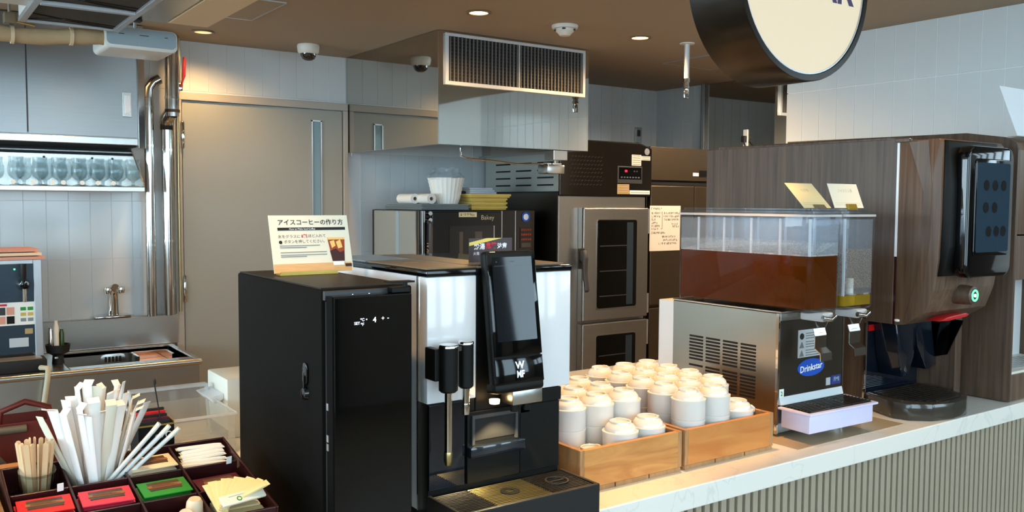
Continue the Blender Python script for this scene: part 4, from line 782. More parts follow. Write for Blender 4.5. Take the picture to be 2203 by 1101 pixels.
# milk frother
part('frother_plate', B().box(.840, .853, 1.448, 1.487, 1.200, 1.262, .002), 'black_satin', t)
for x, y, r_, z1, z2 in ((.868, 1.445, .0185, 1.270, 1.040), (.912, 1.452, .0150, 1.272, 1.128)):
    f = part('frother', B().lathe([(0, z1-.004), (r_, z1-.004), (r_, z1-.088), (r_-.004, z1-.092), (0, z1-.092)], (x, y, 0)), 'black_satin', t, True)
    part('frother_cap', B().lathe([(0, z1), (r_-.001, z1), (r_+.0005, z1-.002), (r_+.0005, z1-.006), (0, z1-.006)], (x, y, 0)), 'chrome', f, True)
    part('steam_tube', B().cyl((x, y, z1-.09), (x, y, z2+.02), .0075, 16).lathe([(.0075, z2+.022), (.0082, z2+.016), (.007, z2), (0, z2)], (x, y, 0), 'z', 16), 'chrome', f, True)
part('steam_tip', B().lathe([(.0078, 1.062), (.0085, 1.058), (.0085, 1.045), (.0062, 1.036), (0, 1.036)], (.868, 1.445, 0), 'z', 14), 'grate_gold', t, True)
part('frother_bridge', B().box(.870, .91, 1.446, 1.455, 1.255, 1.264), 'chrome', t)
# front: drawer recess, panels, drip tray
part('left_panel', B().box(.850, .932, 1.487, 1.493, .975, 1.145, .001), 'navy_gloss', t); part('drawer', B().box(.936, 1.066, 1.484, 1.493, .975, 1.122, .002), 'black_satin', t); part('right_panel', B().box(1.070, 1.173, 1.489, 1.493, .975, 1.117, .001), 'black_satin', t); part('right_lip', B().box(1.070, 1.176, 1.486, 1.493, 1.119, 1.147, .002), 'black_satin', t)
part('recess', B().box(.951, 1.051, 1.4825, 1.4845, 1.062, 1.107), 'slot_dark', t); part('recess_frame', B().box(.945, 1.057, 1.479, 1.4845, 1.107, 1.114).box(.945, .951, 1.479, 1.4845, 1.055, 1.107).box(1.051, 1.057, 1.479, 1.4845, 1.055, 1.107), 'dark_grey', t)
part('drawer_handle', B().box(.936, 1.070, 1.470, 1.4845, 1.030, 1.052, .002), 'navy_gloss', t, True)
part('drip_tray', B().box(.845, 1.178, 1.358, 1.366, CZ+.002, .968, .002).box(.845, .853, 1.366, 1.487, CZ+.002, .968, .002).box(1.170, 1.178, 1.366, 1.487, CZ+.002, .968, .002).box(.853, 1.170, 1.366, 1.487, CZ+.002, CZ+.02), 'black_matte', t)
def grate(x0, x1, mat, n=15):
    g_ = part('grate', B().box(x0, x0+.004, 1.368, 1.485, .955, .961).box(x1-.004, x1, 1.368, 1.485, .955, .961), mat, t); me = mesh_of(B().box(x0-t.location.x, x1-t.location.x, -.0017, .0017, 0, .004, .0006, 1), 'grate_bar', mat)
    for k in range(n): piece('grate_bar', me, g_, (0, 1.370+.113*(k+.5)/n-t.location.y, .9615-t.location.z))
grate(.855, .931, 'grate_dark'); grate(.933, 1.066, 'grate_gold'); grate(1.068, 1.169, 'grate_dark')  # golden middle grate: warm lamp light put into the metal colour
part('grate_emblem', B().lathe([(.010, .9655), (.020, .9655), (.020, .967), (.010, .967), (.010, .9655)], (1.0, 1.425, 0), 'z', 24), 'grate_dark', t); part('cup_ring', B().lathe([(.022, .9655), (.025, .9655), (.025, .9685), (.022, .9685), (.022, .9655)], (1.118, 1.425, 0), 'z', 28).box(1.10, 1.136, 1.423, 1.427, .9655, .9675), 'black_matte', t, True)
t = thing('caution_card', 'brown hot water caution card standing on the coffee machine', 'sign', (1.07, 1.62, 1.4125))
part('card', B().box(1.012, 1.124, 1.600, 1.6015, 1.4128, 1.464), 'maroon', t); part('gold_streak', B().prism([(1.012, 1.448), (1.098, 1.464), (1.056, 1.464), (1.012, 1.455)], 'y', 1.5992, 1.6001), 'gold_foil', t)
text('熱湯', .014, (1.024, 1.5997, 1.4455), X_, Z_, 'ink_white', t, 'LEFT', bold=.0004); text('危険', .014, (1.054, 1.5997, 1.4475), X_, Z_, 'ink_red', t, 'LEFT', bold=.0006); text('注意', .013, (1.084, 1.5997, 1.446), X_, Z_, 'ink_white', t, 'LEFT', bold=.0004); text('火傷', .008, (1.022, 1.5997, 1.431), X_, Z_, 'ink_white', t, 'LEFT')

# ---------------------------------------------------------------- drinks dispenser
t = thing('drinks_dispenser', 'steel chilled drinks dispenser with two clear tanks of tea', 'drinks dispenser', (2.13, 1.76, CZ))
part('cabinet', B().box(1.987, 2.280, 1.560, 1.955, CZ+.008, 1.243, .002), 'dispenser_steel', t)
part('rear_cowl', B().box(1.989, 2.278, 1.956, 2.02, CZ+.008, 1.240, .002), 'alu_white', t)
part('top_deck', B().box(1.985, 2.283, 1.548, 1.957, 1.2435, 1.249, .002), 'chrome', t)
part('side_trim', B().box(1.984, 1.990, 1.553, 1.561, CZ+.008, 1.243), 'chrome', t); part('side_trim', B().box(2.277, 2.283, 1.553, 1.561, CZ+.008, 1.243), 'chrome', t)
for x in (2.01, 2.255):
    for y in (1.60, 1.92): part('foot', B().cyl((x, y, CZ), (x, y, CZ+.009), .015), 'rubber', t)
lm = mesh_of(B().box(-.0008, .0008, -.027, .027, -.0028, .0028), 'louvre', 'slot_dark')
for c_ in range(4):
    for r_ in range(16):
        if c_ == 0 and r_ > 9: continue
        if r_ == 8: continue
        piece('louvre', lm, t, Vector((1.9866, 1.857-.066*c_, 1.142-.0098*r_))-t.location)
fp = part('front_panel', B().box(1.992, 2.276, 1.554, 1.561, 1.0, 1.235, .001), 'steel_dark', t)
part('front_header', B().box(1.991, 2.277, 1.552, 1.561, 1.222, 1.2425, .001), 'steel_h', t); part('front_lip', B().prism([(1.558, 1.010), (1.552, 1.010), (1.546, .989), (1.558, .989)], 'x', 1.992, 2.276), 'alu_white', t); part('lower_front', B().box(1.992, 2.276, 1.556, 1.561, CZ+.01, .985), 'steel_h', t)
nt_ = part('warning_label', B().box(2.070, 2.182, 1.5525, 1.5545, 1.112, 1.190), 'alu_white', t)
for k in range(3):
    z = 1.172-.024*k
    if k == 0: part('warning_mark', B().lathe([(0, 1.5515), (.009, 1.5515), (.009, 1.553)], (2.085, 0, z), 'y', 16), 'ink', nt_)
    else: part('warning_mark', B().prism([(2.075, z-.009), (2.095, z-.009), (2.085, z+.009)], 'y', 1.5515, 1.553), 'ink_grey', nt_)
    for j in range(3): part('print_line', B().box(2.103, 2.172, 1.5518, 1.5528, z+.006-.007*j, z+.0085-.007*j), 'ink_grey', nt_)
el = B(); el.bm.faces.ensure_lookup_table(); el.prism([(2.130+.060*math.cos(a), 1.081+.025*math.sin(a)) for a in [2*math.pi*k/36 for k in range(36)]], 'y', 1.5525, 1.5545)
lg = part('brand_badge', el, 'ink_blue', t); text('Drinkstar', .026, (2.130, 1.5523, 1.080), (1, 0, .08), Z_, 'ink_white', lg, bold=.0004)
part('maker_sticker', B().box(2.225, 2.270, 1.5525, 1.5545, 1.02, 1.046), 'ink_navy', fp); text('FMI', .018, (2.249, 1.5523, 1.034), X_, Z_, 'note_blue', fp, bold=.0003); part('code_sticker', B().box(2.202, 2.221, 1.5525, 1.5545, 1.02, 1.042), 'alu_white', fp); sk = part('number_sticker', B().box(1.993, 2.012, 1.5525, 1.5545, 1.005, 1.032), 'paper_white', t); text('2', .018, (2.002, 1.5523, 1.019), X_, Z_, 'paper_green', sk, bold=.0004)
# tanks
def tank(x0, x1, level, mat):
    y0, y1, z0, z1 = 1.470, 1.952, 1.2435, 1.512; cx, w_ = (x0+x1)/2, x1-x0
    def rr(x0, x1, y0, y1, r, n=4):
        p = []
        for qx, qy, a0 in ((x1-r, y1-r, 0), (x0+r, y1-r, 90), (x0+r, y0+r, 180), (x1-r, y0+r, 270)): p += [(qx+r*math.cos(R(a0+90*k/n)), qy+r*math.sin(R(a0+90*k/n))) for k in range(n+1)]
        return p
    sh = B(); n = 20
    lo = [sh.bm.verts.new((x, y, z0+.006)) for x, y in rr(x0+.003, x1-.003, y0+.004, y1-.003, .014)]; l2 = [sh.bm.verts.new((x, y, z0+.014)) for x, y in rr(x0, x1, y0, y1, .016)]; hi = [sh.bm.verts.new((x, y, z1)) for x, y in rr(x0-.002, x1+.002, y0-.003, y1+.002, .016)]
    m_ = len(lo); sh.bm.faces.new(lo[::-1])
    for a, c in ((lo, l2), (l2, hi)):
        for k in range(m_): sh.bm.faces.new((a[k], a[(k+1) % m_], c[(k+1) % m_], c[k]))
    tk = part('tank', sh, 'clear_plastic', t, True)
    part('tank_rim', B().prism(rr(x0-.004, x1+.004, y0-.005, y1+.004, .017), 'z', z1-.004, z1+.002), 'clear_rim', tk)
    for yy in (y0+.003, y0+.10, y0+.20, y0+.30, y0+.40): part('inner_rib', B().box(x0+.004, x0+.008, yy, yy+.006, level, z1-.01), 'clear_rim', tk)
    part('lid', B().prism(rr(x0-.002, x1+.002, y0-.002, y1+.002, .015), 'z', z1+.002, z1+.011).prism(rr(x0+.008, x1-.008, y0+.01, y1-.01, .012), 'z', z1+.011, z1+.018), 'clear_plastic', tk)
    e_ = .0035; part('tea', B().prism(rr(x0+e_, x1-e_, y0+e_, y1-e_, .0125), 'z', z0+.016, level), mat, tk, True)
    fo = B(); pr_ = rr(x0+.002, x1-.002, y0+.002, y1-.002, .0142)
    for za, zb in ((level, level+.035),) if mat == 'barley_tea' else ((level+.02, level+.13),):
        a = [fo.bm.verts.new((x, y, za)) for x, y in pr_]; c = [fo.bm.verts.new((x, y, zb)) for x, y in pr_]
        for k in range(m_): fo.bm.faces.new((a[k], a[(k+1) % m_], c[(k+1) % m_], c[k]))
    o = part('condensation', fo, 'droplets' if mat == 'barley_tea' else 'froth', tk); o['kind'] = 'stuff'
    mi = B()
    a = [mi.bm.verts.new((x, y, level+.003)) for x, y in pr_]; c = [mi.bm.verts.new((x, y, z1-.012)) for x, y in pr_]
    for k in range(m_): mi.bm.faces.new((a[k], a[(k+1) % m_], c[(k+1) % m_], c[k]))
    part('mist', mi, 'tank_mist', tk)  # pale layer paints the bluish reflections seen above the tea
    part('froth', B().prism(rr(x0+.005, x1-.005, y0+.005, y1-.005, .012), 'z', level, level+.004), 'fog', tk)
    part('paddle_tube', B().cyl((cx, y0+.030, z0+.017), (cx, y0+.030, z0+(.075 if mat == 'barley_tea' else .09)), .010, 14), 'yellow_plastic' if mat == 'barley_tea' else 'cream_plastic', tk, True)
    # tap
    tp = part('tap', B().box(cx-.024, cx+.024, y0-.012, y0+.06, z0-.018, z0+.006, .004), 'clear_rim', t, True)
    part('tap_body', B().lathe([(.014, z0-.010), (.018, z0-.020), (.012, z0-.034), (.009, z0-.050), (0, z0-.050)], (cx, y0+.008, 0), 'z', 16), 'clear_plastic', tp, True); part('tap_clip', B().tube([(cx-.026, y0-.014, z0-.006), (cx, y0-.020, z0-.012), (cx+.026, y0-.014, z0-.004)], .007, 10), 'chrome', tp, True)
    lv = B(); pf = [(y0+.016, z0-.040), (y0+.010, z0-.058), (y0+.010, z0-.092), (y0-.008, z0-.104), (y0-.010, z0-.124)]
    for (ya, za), (yb, zb) in zip(pf, pf[1:]): d_ = Vector((0, yb-ya, zb-za)); lv.obox((cx, (ya+yb)/2, (za+zb)/2), (.025, 0, 0), d_*.53, Vector((0, -d_.z, d_.y)).normalized()*.0012)
    part('dispensing_lever', lv, 'pipe_steel', tp)
tank(2.000, 2.136, 1.402, 'barley_tea'); tank(2.152, 2.296, 1.288, 'jasmine_tea')
dt = part('drip_tray', B().prism([(1.992, 1.545), (1.986, 1.448), (2.262, 1.440), (2.276, 1.545)], 'z', .930, .980, .003).prism([(1.982, 1.549), (1.976, 1.438), (2.272, 1.430), (2.288, 1.549)], 'z', .980, .9865, .002), 'lilac_plastic', t, True)
part('tray_hollow', B().prism([(1.996, 1.545), (1.988, 1.450), (2.260, 1.442), (2.272, 1.545)], 'z', .9866, .9870), 'slot_dark', dt)
gm = mesh_of(B().box(-.136, .136, -.002, .002, 0, .003), 'tray_bar', 'tray_grid')
for k in range(9): piece('tray_bar', gm, dt, Vector((2.128, 1.451+.0112*k, .9872))-t.location)
part('tray_cross_bar', B().box(2.08, 2.084, 1.447, 1.545, .9875, .9895), 'tray_grid', dt); part('tray_cross_bar', B().box(2.175, 2.179, 1.445, 1.545, .9875, .9895), 'tray_grid', dt); part('tray_drain', B().cyl((2.135, 1.50, .912), (2.135, 1.50, .931), .012), 'rubber', dt)
solid('counter_mat', B().box(1.93, 2.42, 1.44, 1.60, CZ+.0002, CZ+.0012), 'mat_tan', 'thin translucent mat on the worktop under the drinks dispenser', 'mat', (2.17, 1.52, CZ))
# tea name cards on the tank lids
def label_card(xa, xb, ya, yb, mat, tx, lab, clip):
    t = thing('tea_card', lab, 'sign', ((xa+xb)/2, ya, 1.530), 'tea name cards on the dispenser'); ux = Vector(X_); uy = Vector((0, yb-ya, .068)).normalized(); o_ = Vector((xa, ya, 1.532)); w_, h_ = xb-xa, Vector((0, yb-ya, .068)).length
    part('card', plate(o_+ux*w_/2+uy*h_/2-ux.cross(uy)*.001, ux, uy, w_, h_, .001), mat, t); text(tx, .0115, o_+ux*w_*.52+uy*h_*.70, ux, uy, 'ink_light', t)
    for v in (.12, .20): part('rule', plate(o_+ux*w_/2+uy*h_*v, ux, uy, w_*.86, .0007, .0003), 'ink_light', t)
    part('clip', B().obox(o_+ux*w_*.55+Vector((0, -.003, .003)), (.020, 0, 0), (0, .004, 0), uy*.009, .001), clip, t)
label_card(2.018, 2.136, 1.505, 1.572, 'paper_cream', 'むぎ茶', 'cream card leaning far back on the brown tea tank lid', 'lid_brown'); label_card(2.152, 2.288, 1.505, 1.532, 'paper_pale', 'ジャスミン茶', 'pale card standing on the lid of the nearly empty tea tank', 'brass_clip')

# ---------------------------------------------------------------- walnut coffee machines
t = thing('walnut_coffee_machine', 'walnut-clad drink machine with a large black glossy touchscreen', 'drink machine', (2.68, 1.9, CZ))
WX0, WX1 = 2.50, 2.85
part('side_panel', B().prism([(2.30, CZ+.004), (2.30, 1.739), (1.537, 1.739), (1.537, 1.178), (1.626, 1.178), (1.626, CZ+.004)], 'x', WX0, WX0+.012, .001), 'walnut', t); part('side_panel', B().prism([(2.30, CZ+.004), (2.30, 1.739), (1.537, 1.739), (1.537, 1.178), (1.626, 1.178), (1.626, CZ+.004)], 'x', WX1-.012, WX1, .001), 'walnut', t)
part('body', B().box(WX0+.012, WX1-.012, 1.64, 2.295, CZ+.002, 1.735).box(WX0+.012, WX1-.012, 1.545, 1.64, 1.18, 1.735), 'black_satin', t); part('top_board', B().box(WX0+.05, WX1, 1.60, 2.29, 1.739, 1.752, .004), 'walnut', t)
dr = part('door', B().prism([(1.531, 1.733), (1.408, 1.735), (1.398, 1.725), (1.397, 1.52), (1.400, 1.38), (1.412, 1.29), (1.436, 1.222), (1.50, 1.180), (1.531, 1.176)], 'x', WX0+.002, WX1+.006, .002), 'walnut_door', t, True)
part('door_curve', B().prism([(1.50, 1.728), (1.44, 1.732), (1.425, 1.60), (1.425, 1.45), (1.44, 1.33), (1.475, 1.20), (1.50, 1.185), (1.465, 1.32), (1.447, 1.45), (1.450, 1.58)], 'x', WX0+.0005, WX0+.0035), 'walnut_door', dr)
part('gap_strip', B().box(WX0-.001, WX0+.004, 1.530, 1.5365, 1.385, 1.728), 'white_plastic', t); part('gap_shadow', B().box(WX0+.001, WX0+.004, 1.530, 1.5375, 1.18, 1.385), 'maroon', t); part('hinge', B().box(WX0-.001, WX0+.02, 1.50, 1.545, 1.729, 1.741, .002), 'walnut', t); part('hinge_pin', B().tube([(WX0+.004, 1.50, 1.737), (WX0+.004, 1.54, 1.737)], .003, 8), 'chrome', t, True)
part('lower_pin', B().lathe([(0, .004), (.008, .002), (.009, 0), (.008, -.004), (0, -.004)], (WX0+.004, 1.522, 1.192)), 'white_plastic', t, True)
ms = part('screen_mount', B().prism([(1.40, 1.732), (1.385, 1.728), (1.372, 1.60), (1.372, 1.42), (1.386, 1.338), (1.412, 1.330)], 'x', WX0+.012, WX1-.06, .003), 'black_satin', t, True)
scn = part('screen_housing', B().rplate(2.672, 1.522, .262, .385, .035, 1.338, 1.378, 7, .008), 'black_gloss', t, True)
part('screen_bezel', B().rplate(2.674, 1.535, .205, .285, .014, 1.334, 1.339, 5, .002), 'black_gloss', scn, True); part('screen', B().rplate(2.674, 1.535, .188, .262, .008, 1.3325, 1.3345, 4), 'screen_blue', scn)
for (dx, dz) in ((-.05, .075), (0, .075), (.05, .075), (-.05, .01), (0, .01), (-.03, -.06), (.015, -.06), (.055, -.06)): part('menu_icon', B().lathe([(0, 1.3318), (.016, 1.3318), (.016, 1.333)], (2.680+dx, 0, 1.525+dz), 'y', 16), 'screen_dark', scn)
part('power_button', B().lathe([(0, 1.368), (.020, 1.368), (.027, 1.372), (.030, 1.395), (.030, 1.425)], (2.655, 0, 1.272), 'y', 24), 'walnut', t, True); part('button_glow', B().lathe([(0, 1.3672), (.021, 1.3672), (.021, 1.369)], (2.655, 0, 1.272), 'y', 24), 'chrome', t, True); part('button_ring', B().lathe([(.013, 1.366), (.018, 1.366), (.018, 1.368), (.013, 1.368), (.013, 1.366)], (2.655, 0, 1.272), 'y', 24), 'led_green', t, True); part('button_icon', B().lathe([(0, 1.3655), (.005, 1.3655), (.005, 1.3675)], (2.655, 0, 1.272), 'y', 12), 'led_white', t)
part('red_lip', B().prism([(2.545, 1.196), (2.60, 1.206), (2.70, 1.212), (2.72, 1.206), (2.70, 1.200), (2.60, 1.194)], 'y', 1.415, 1.46, .002), 'red_plastic', t, True)
part('bay_back', B().box(WX0+.012, 2.80, 1.626, 1.638, .93, 1.178), 'navy_gloss', t); part('bay_edge', B().box(WX0-.002, WX0+.004, 1.6245, 1.630, .905, 1.172), 'chrome', t); part('red_label', B().box(WX0+.014, WX0+.045, 1.622, 1.627, 1.145, 1.165), 'red_plastic', t)
part('nozzle_block', B().prism([(2.535, 1.176), (2.66, 1.176), (2.64, 1.06), (2.61, 1.005), (2.575, 1.005), (2.555, 1.08)], 'y', 1.545, 1.624, .004), 'navy_gloss', t, True); part('nozzle_block', B().prism([(2.665, 1.176), (2.76, 1.176), (2.80, 1.02), (2.74, 1.01), (2.685, 1.09)], 'y', 1.56, 1.624, .004), 'navy_gloss', t, True)
part('splash_shield', B().prism([(1.47, 1.176), (1.622, 1.176), (1.622, 1.03), (1.52, 1.06)], 'x', 2.788, 2.792), 'smoked', t); part('bay_cheek', B().box(2.80, WX1-.012, 1.50, 1.64, CZ+.004, 1.178), 'walnut', t)
arc = [(2.505, 1.625), (2.455, 1.50), (2.468, 1.452), (2.52, 1.408), (2.60, 1.388), (2.68, 1.392), (2.742, 1.425), (2.78, 1.50), (2.79, 1.625)]
part('drip_base', B().prism(arc, 'z', CZ+.001, .952, .006), 'tray_brown', t, True)
inn = [(2.515, 1.615), (2.49, 1.515), (2.505, 1.465), (2.54, 1.430), (2.60, 1.411), (2.68, 1.413), (2.73, 1.440), (2.762, 1.505), (2.775, 1.615)]
dg_ = part('drip_well', B().prism(inn, 'z', .9521, .9525), 'slot_dark', t)
for k in range(12):
    y = 1.425+.0158*k; xs = []
    for (a, b_) in zip(inn, inn[1:]):
        if (a[1]-y)*(b_[1]-y) <= 0 and a[1] != b_[1]: xs.append(a[0]+(b_[0]-a[0])*(y-a[1])/(b_[1]-a[1]))
    if len(xs) >= 2: part('drip_bar', B().box(min(xs)+.003, max(xs)-.003, y-.0035, y+.0035, .9526, .956), 'tray_grid', dg_)
t = thing('walnut_cabinet', 'walnut dispenser cabinet with a white recess at the right edge', 'cabinet', (3.15, 1.85, CZ))
part('side_panel', B().prism([(2.30, CZ+.003), (2.30, 1.792), (1.575, 1.783), (1.45, 1.763), (1.415, 1.745), (1.406, 1.72), (1.406, CZ+.003)], 'x', 2.965, 2.979, .001), 'walnut', t, True); part('side_panel', B().prism([(2.30, CZ+.003), (2.30, 1.792), (1.575, 1.783), (1.45, 1.763), (1.415, 1.745), (1.406, 1.72), (1.406, CZ+.003)], 'x', 3.40, 3.414, .001), 'walnut', t, True)
part('upper_door', B().prism([(1.60, 1.785), (1.575, 1.782), (1.45, 1.762), (1.416, 1.744), (1.408, 1.72), (1.408, 1.448), (1.60, 1.448)], 'x', 2.980, 3.399, .002), 'walnut_door', t, True); part('lower_door', B().box(2.980, 3.399, 1.408, 1.60, 1.300, 1.444, .002), 'walnut_door', t); part('base_drawer', B().box(2.980, 3.399, 1.408, 1.62, CZ+.003, .990, .002), 'walnut_door', t)
part('recess_lining', B().box(2.980, 3.399, 1.58, 1.60, .990, 1.30), 'white_gloss', t); part('recess_floor', B().box(2.980, 3.399, 1.412, 1.58, .990, .998), 'cream_plastic', t); part('rear_body', B().box(2.98, 3.399, 1.62, 2.29, CZ+.003, 1.780), 'walnut', t)
gb = mesh_of(B().box(-.15, .15, -.003, .003, 0, .003), 'recess_bar', 'alu')
for k in range(7): piece('recess_bar', gb, t, Vector((3.18, 1.44+.018*k, .998))-t.location)
t = thing('leaning_card', 'blank white card leaning back at the upper right edge', 'sign', (3.2, 1.52, 1.785))
o_ = Vector((3.245, 1.545, 1.786)); uy = Vector((0, .075, .20)).normalized(); part('card', plate(o_+Vector((.14, 0, 0))+uy*.096, X_, uy, .28, .192, .0015), 'white_plastic', t); part('stand', B().box(3.29, 3.40, 1.545, 1.60, 1.7845, 1.789), 'acrylic', t)
# ================================================================== LEFT: SIDE TABLE, ORGANISER, STRAWS, SACHETS
t = thing('side_table', 'wooden side table under the maroon organiser at the lower left', 'table', (.3, 1.7, 0))
part('top', B().box(-.10, .572, 1.40, 1.90, .865, .90, .003), 'riser_wood', t)
for x in (-.07, .54):
    for y in (1.43, 1.87): part('leg', B().box(x-.02, x+.02, y-.02, y+.02, 0, .865), 'riser_wood', t)
t = thing('display_riser', 'wooden box with orange rim propping up the maroon organiser', 'box', (.3, 1.7, .90))
part('wedge', B().prism([(1.49, .9005), (1.795, .9005), (1.795, 1.006), (1.49, .952)], 'x', .16, .54), 'riser_wood', t)
part('back_board', B().box(-.08, .205, 1.805, 1.822, .9005, 1.052), 'riser_wood', t); part('left_board', B().box(.118, .140, 1.45, 1.805, .9005, 1.035), 'riser_wood', t)
part('rim', B().box(-.085, .207, 1.802, 1.826, 1.052, 1.062, .002), 'riser_rim', t)
OG = Vector((.347, 1.789, 1.062)); OR = (R(10), 0, 0)
org = thing('condiment_organiser', 'maroon wooden organiser with twelve compartments at the lower left', 'organiser', OG, rot=OR)
ORD = ['first', 'second', 'third', 'fourth', 'fifth', 'sixth', 'seventh', 'eighth', 'ninth', 'tenth', 'eleventh', 'twelfth', 'thirteenth', 'fourteenth', 'fifteenth']
ox = [-.195, -.101, -.005, .090, .194]; oy = [0, -.103, -.205, -.308]
part('floor', B().box(-.197, .196, -.310, .002, -.054, -.050), 'maroon_inner', org, local=True)
for x in (ox[0]-.004, ox[4]): part('side_wall', B().box(x, x+.0045, -.312, .004, -.050, .0, .0012), 'maroon', org, local=True)
for y in (-.312, -.0005): part('end_wall', B().box(ox[0], ox[4], y, y+.0045, -.050, .0, .0012), 'maroon', org, local=True)
for x in ox[1:4]: part('divider', B().box(x-.002, x+.002, -.3075, -.0005, -.050, -.003, .0008), 'maroon', org, local=True)
for y in oy[1:3]:
    for k in range(4): part('divider', B().box(ox[k]+.0025, ox[k+1]-.0025, y-.002, y+.002, -.050, -.003, .0008), 'maroon', org, local=True)
OM = Matrix.Translation(OG) @ Matrix.Rotation(R(10), 4, 'X')
def olab(name, lab, cat, lx, ly, lz, rz=0, grp=None, rx=0, ry=0):
    t = thing(name, lab, cat, OM @ Vector((lx, ly, lz)), grp); t.rotation_euler = (OM.to_3x3() @ Matrix.Rotation(R(rz), 3, 'Z') @ Matrix.Rotation(R(ry), 3, 'Y') @ Matrix.Rotation(R(rx), 3, 'X')).to_euler(); return t
def sachet(name, mat, lab, lx, ly, lz, rz, rx=0, plain=False):
    t = olab(name, lab, 'sachet', lx, ly, lz, rz, 'tea sachets in the maroon organiser', rx)
    b = B(); bm = b.bm; nx, ny = 8, 6; w_, h_ = .082, .064; top = []; bot = []
    for j in range(ny+1):
        for i in range(nx+1):
            u, v = i/nx*2-1, j/ny*2-1; p = (1-u**4)*(1-v**4); x, y = u*w_/2, v*h_/2
            top.append(bm.verts.new((x, y, .0008+.0028*p))); bot.append(bm.verts.new((x, y, -.0008-.0016*p)))
    for j in range(ny):
        for i in range(nx):
            a = j*(nx+1)+i; bm.faces.new((top[a], top[a+1], top[a+nx+2], top[a+nx+1])); bm.faces.new((bot[a], bot[a+nx+1], bot[a+nx+2], bot[a+1]))
    rim_ = [i for i in range(nx+1)]+[(j+1)*(nx+1)-1 for j in range(1, ny+1)]+[ny*(nx+1)+i for i in range(nx-1, -1, -1)]+[j*(nx+1) for j in range(ny-1, 0, -1)]
    for a, c in zip(rim_, rim_[1:]+rim_[:1]): bm.faces.new((bot[a], bot[c], top[c], top[a]))
    part('packet', b, mat, t, 30, local=True)
    if not plain:
        part('print_window', B().box(-.027, .027, -.017, .018, .0030, .0041, .0004, 1), 'tea_window', t, local=True); part('print_band', B().box(-.029, .029, -.006, .004, .0036, .0046), 'tea_band', t, local=True)
        for k in range(3): part('print_line', B().box(-.022, .022-.006*k, -.004+.0026*k, -.0032+.0026*k, .0046, .0048), 'ink', t, local=True)
for nm, mat, cx, row, cn, hh in (('red_tea_sachet', 'paper_red', -.148, 1, 'bright red', .0), ('pink_tea_sachet', 'paper_pink', -.053, 1, 'pink', -.002), ('green_tea_sachet', 'paper_green', .043, 1, 'green', -.004), ('purple_tea_sachet', 'paper_purple', .142, 1, 'dark purple', -.014), ('tan_tea_sachet', 'paper_tan', .043, 0, 'cream and brown', -.004)):
    cy = (oy[row]+oy[row+1])/2
    for k in range(3): sachet(nm, mat, '%s tea sachet, %s of its stack in the organiser' % (cn, ('bottom', 'middle', 'top')[k]), cx+random.uniform(-.002, .002), cy+random.uniform(-.003, .003)-.002*k, hh-.018+.0085*k, random.uniform(-3, 3), -2*k, plain=(k < 2))
for cx, row, cn in ((-.148, 1, 'red'), (.142, 1, 'purple')):
    t = olab('tea_tag', 'small white tag at the back of the %s tea sachets' % cn, 'tag', cx+.03, oy[1]-.012, .004, 10); part('tag', B().box(-.005, .005, -.0006, .0006, -.006, .008), 'paper_white', t, local=True)
# filler block keeps each sachet stack up: folded sachets below the visible ones
for cx, row, mat, cn in ((-.148, 1, 'paper_red', 'red'), (-.053, 1, 'paper_pink', 'pink'), (.043, 1, 'paper_green', 'green'), (.142, 1, 'paper_purple', 'purple'), (.043, 0, 'paper_tan', 'cream')):
    t = olab('sachet_refill', 'upright row of %s sachets beneath the lying ones' % cn, 'sachets', cx, (oy[row]+oy[row+1])/2, -.0498)
    for k in range(7): part('standing_sachet', B().box(-.040, .040, -.036+.0105*k, -.030+.0105*k, 0, .024 if cn != 'purple' else .012), mat, t, local=True)
# white sugar stick packs lying in the back right compartment
for k in range(8):
    t = olab('sugar_stick_pack', 'slim white stick pack, %s from the front of the row in the organiser' % ORD[k], 'stick pack', .143+random.uniform(-.003, .003), -.080+.0085*k, -.028+.0035*k, random.uniform(-5, 5), 'white stick packs in the organiser')
    part('pack', B().tube([(-.041, 0, 0), (-.037, 0, 0), (.030, 0, 0), (.041, 0, 0)], [.0035, .0045, .0045, .0035], 8), 'paper_white', t, True, local=True); part('crimp', B().box(-.044, -.040, -.005, .005, -.0006, .0006), 'ink_light', t, local=True); part('crimp', B().box(.040, .044, -.005, .005, -.0006, .0006), 'paper_white', t, local=True)
for k in range(2):
    t = olab('sugar_stick_pack', 'slim white stick pack at the very bottom, %s' % ('nearer the front', 'nearer the back')[k], 'stick pack', .143, -.07+.035*k, -.044, 0, 'lower white stick packs'); part('pack', B().tube([(-.041, 0, 0), (-.037, 0, 0), (.030, 0, 0), (.041, 0, 0)], [.0035, .0045, .0045, .0035], 8), 'paper_white', t, True, local=True)
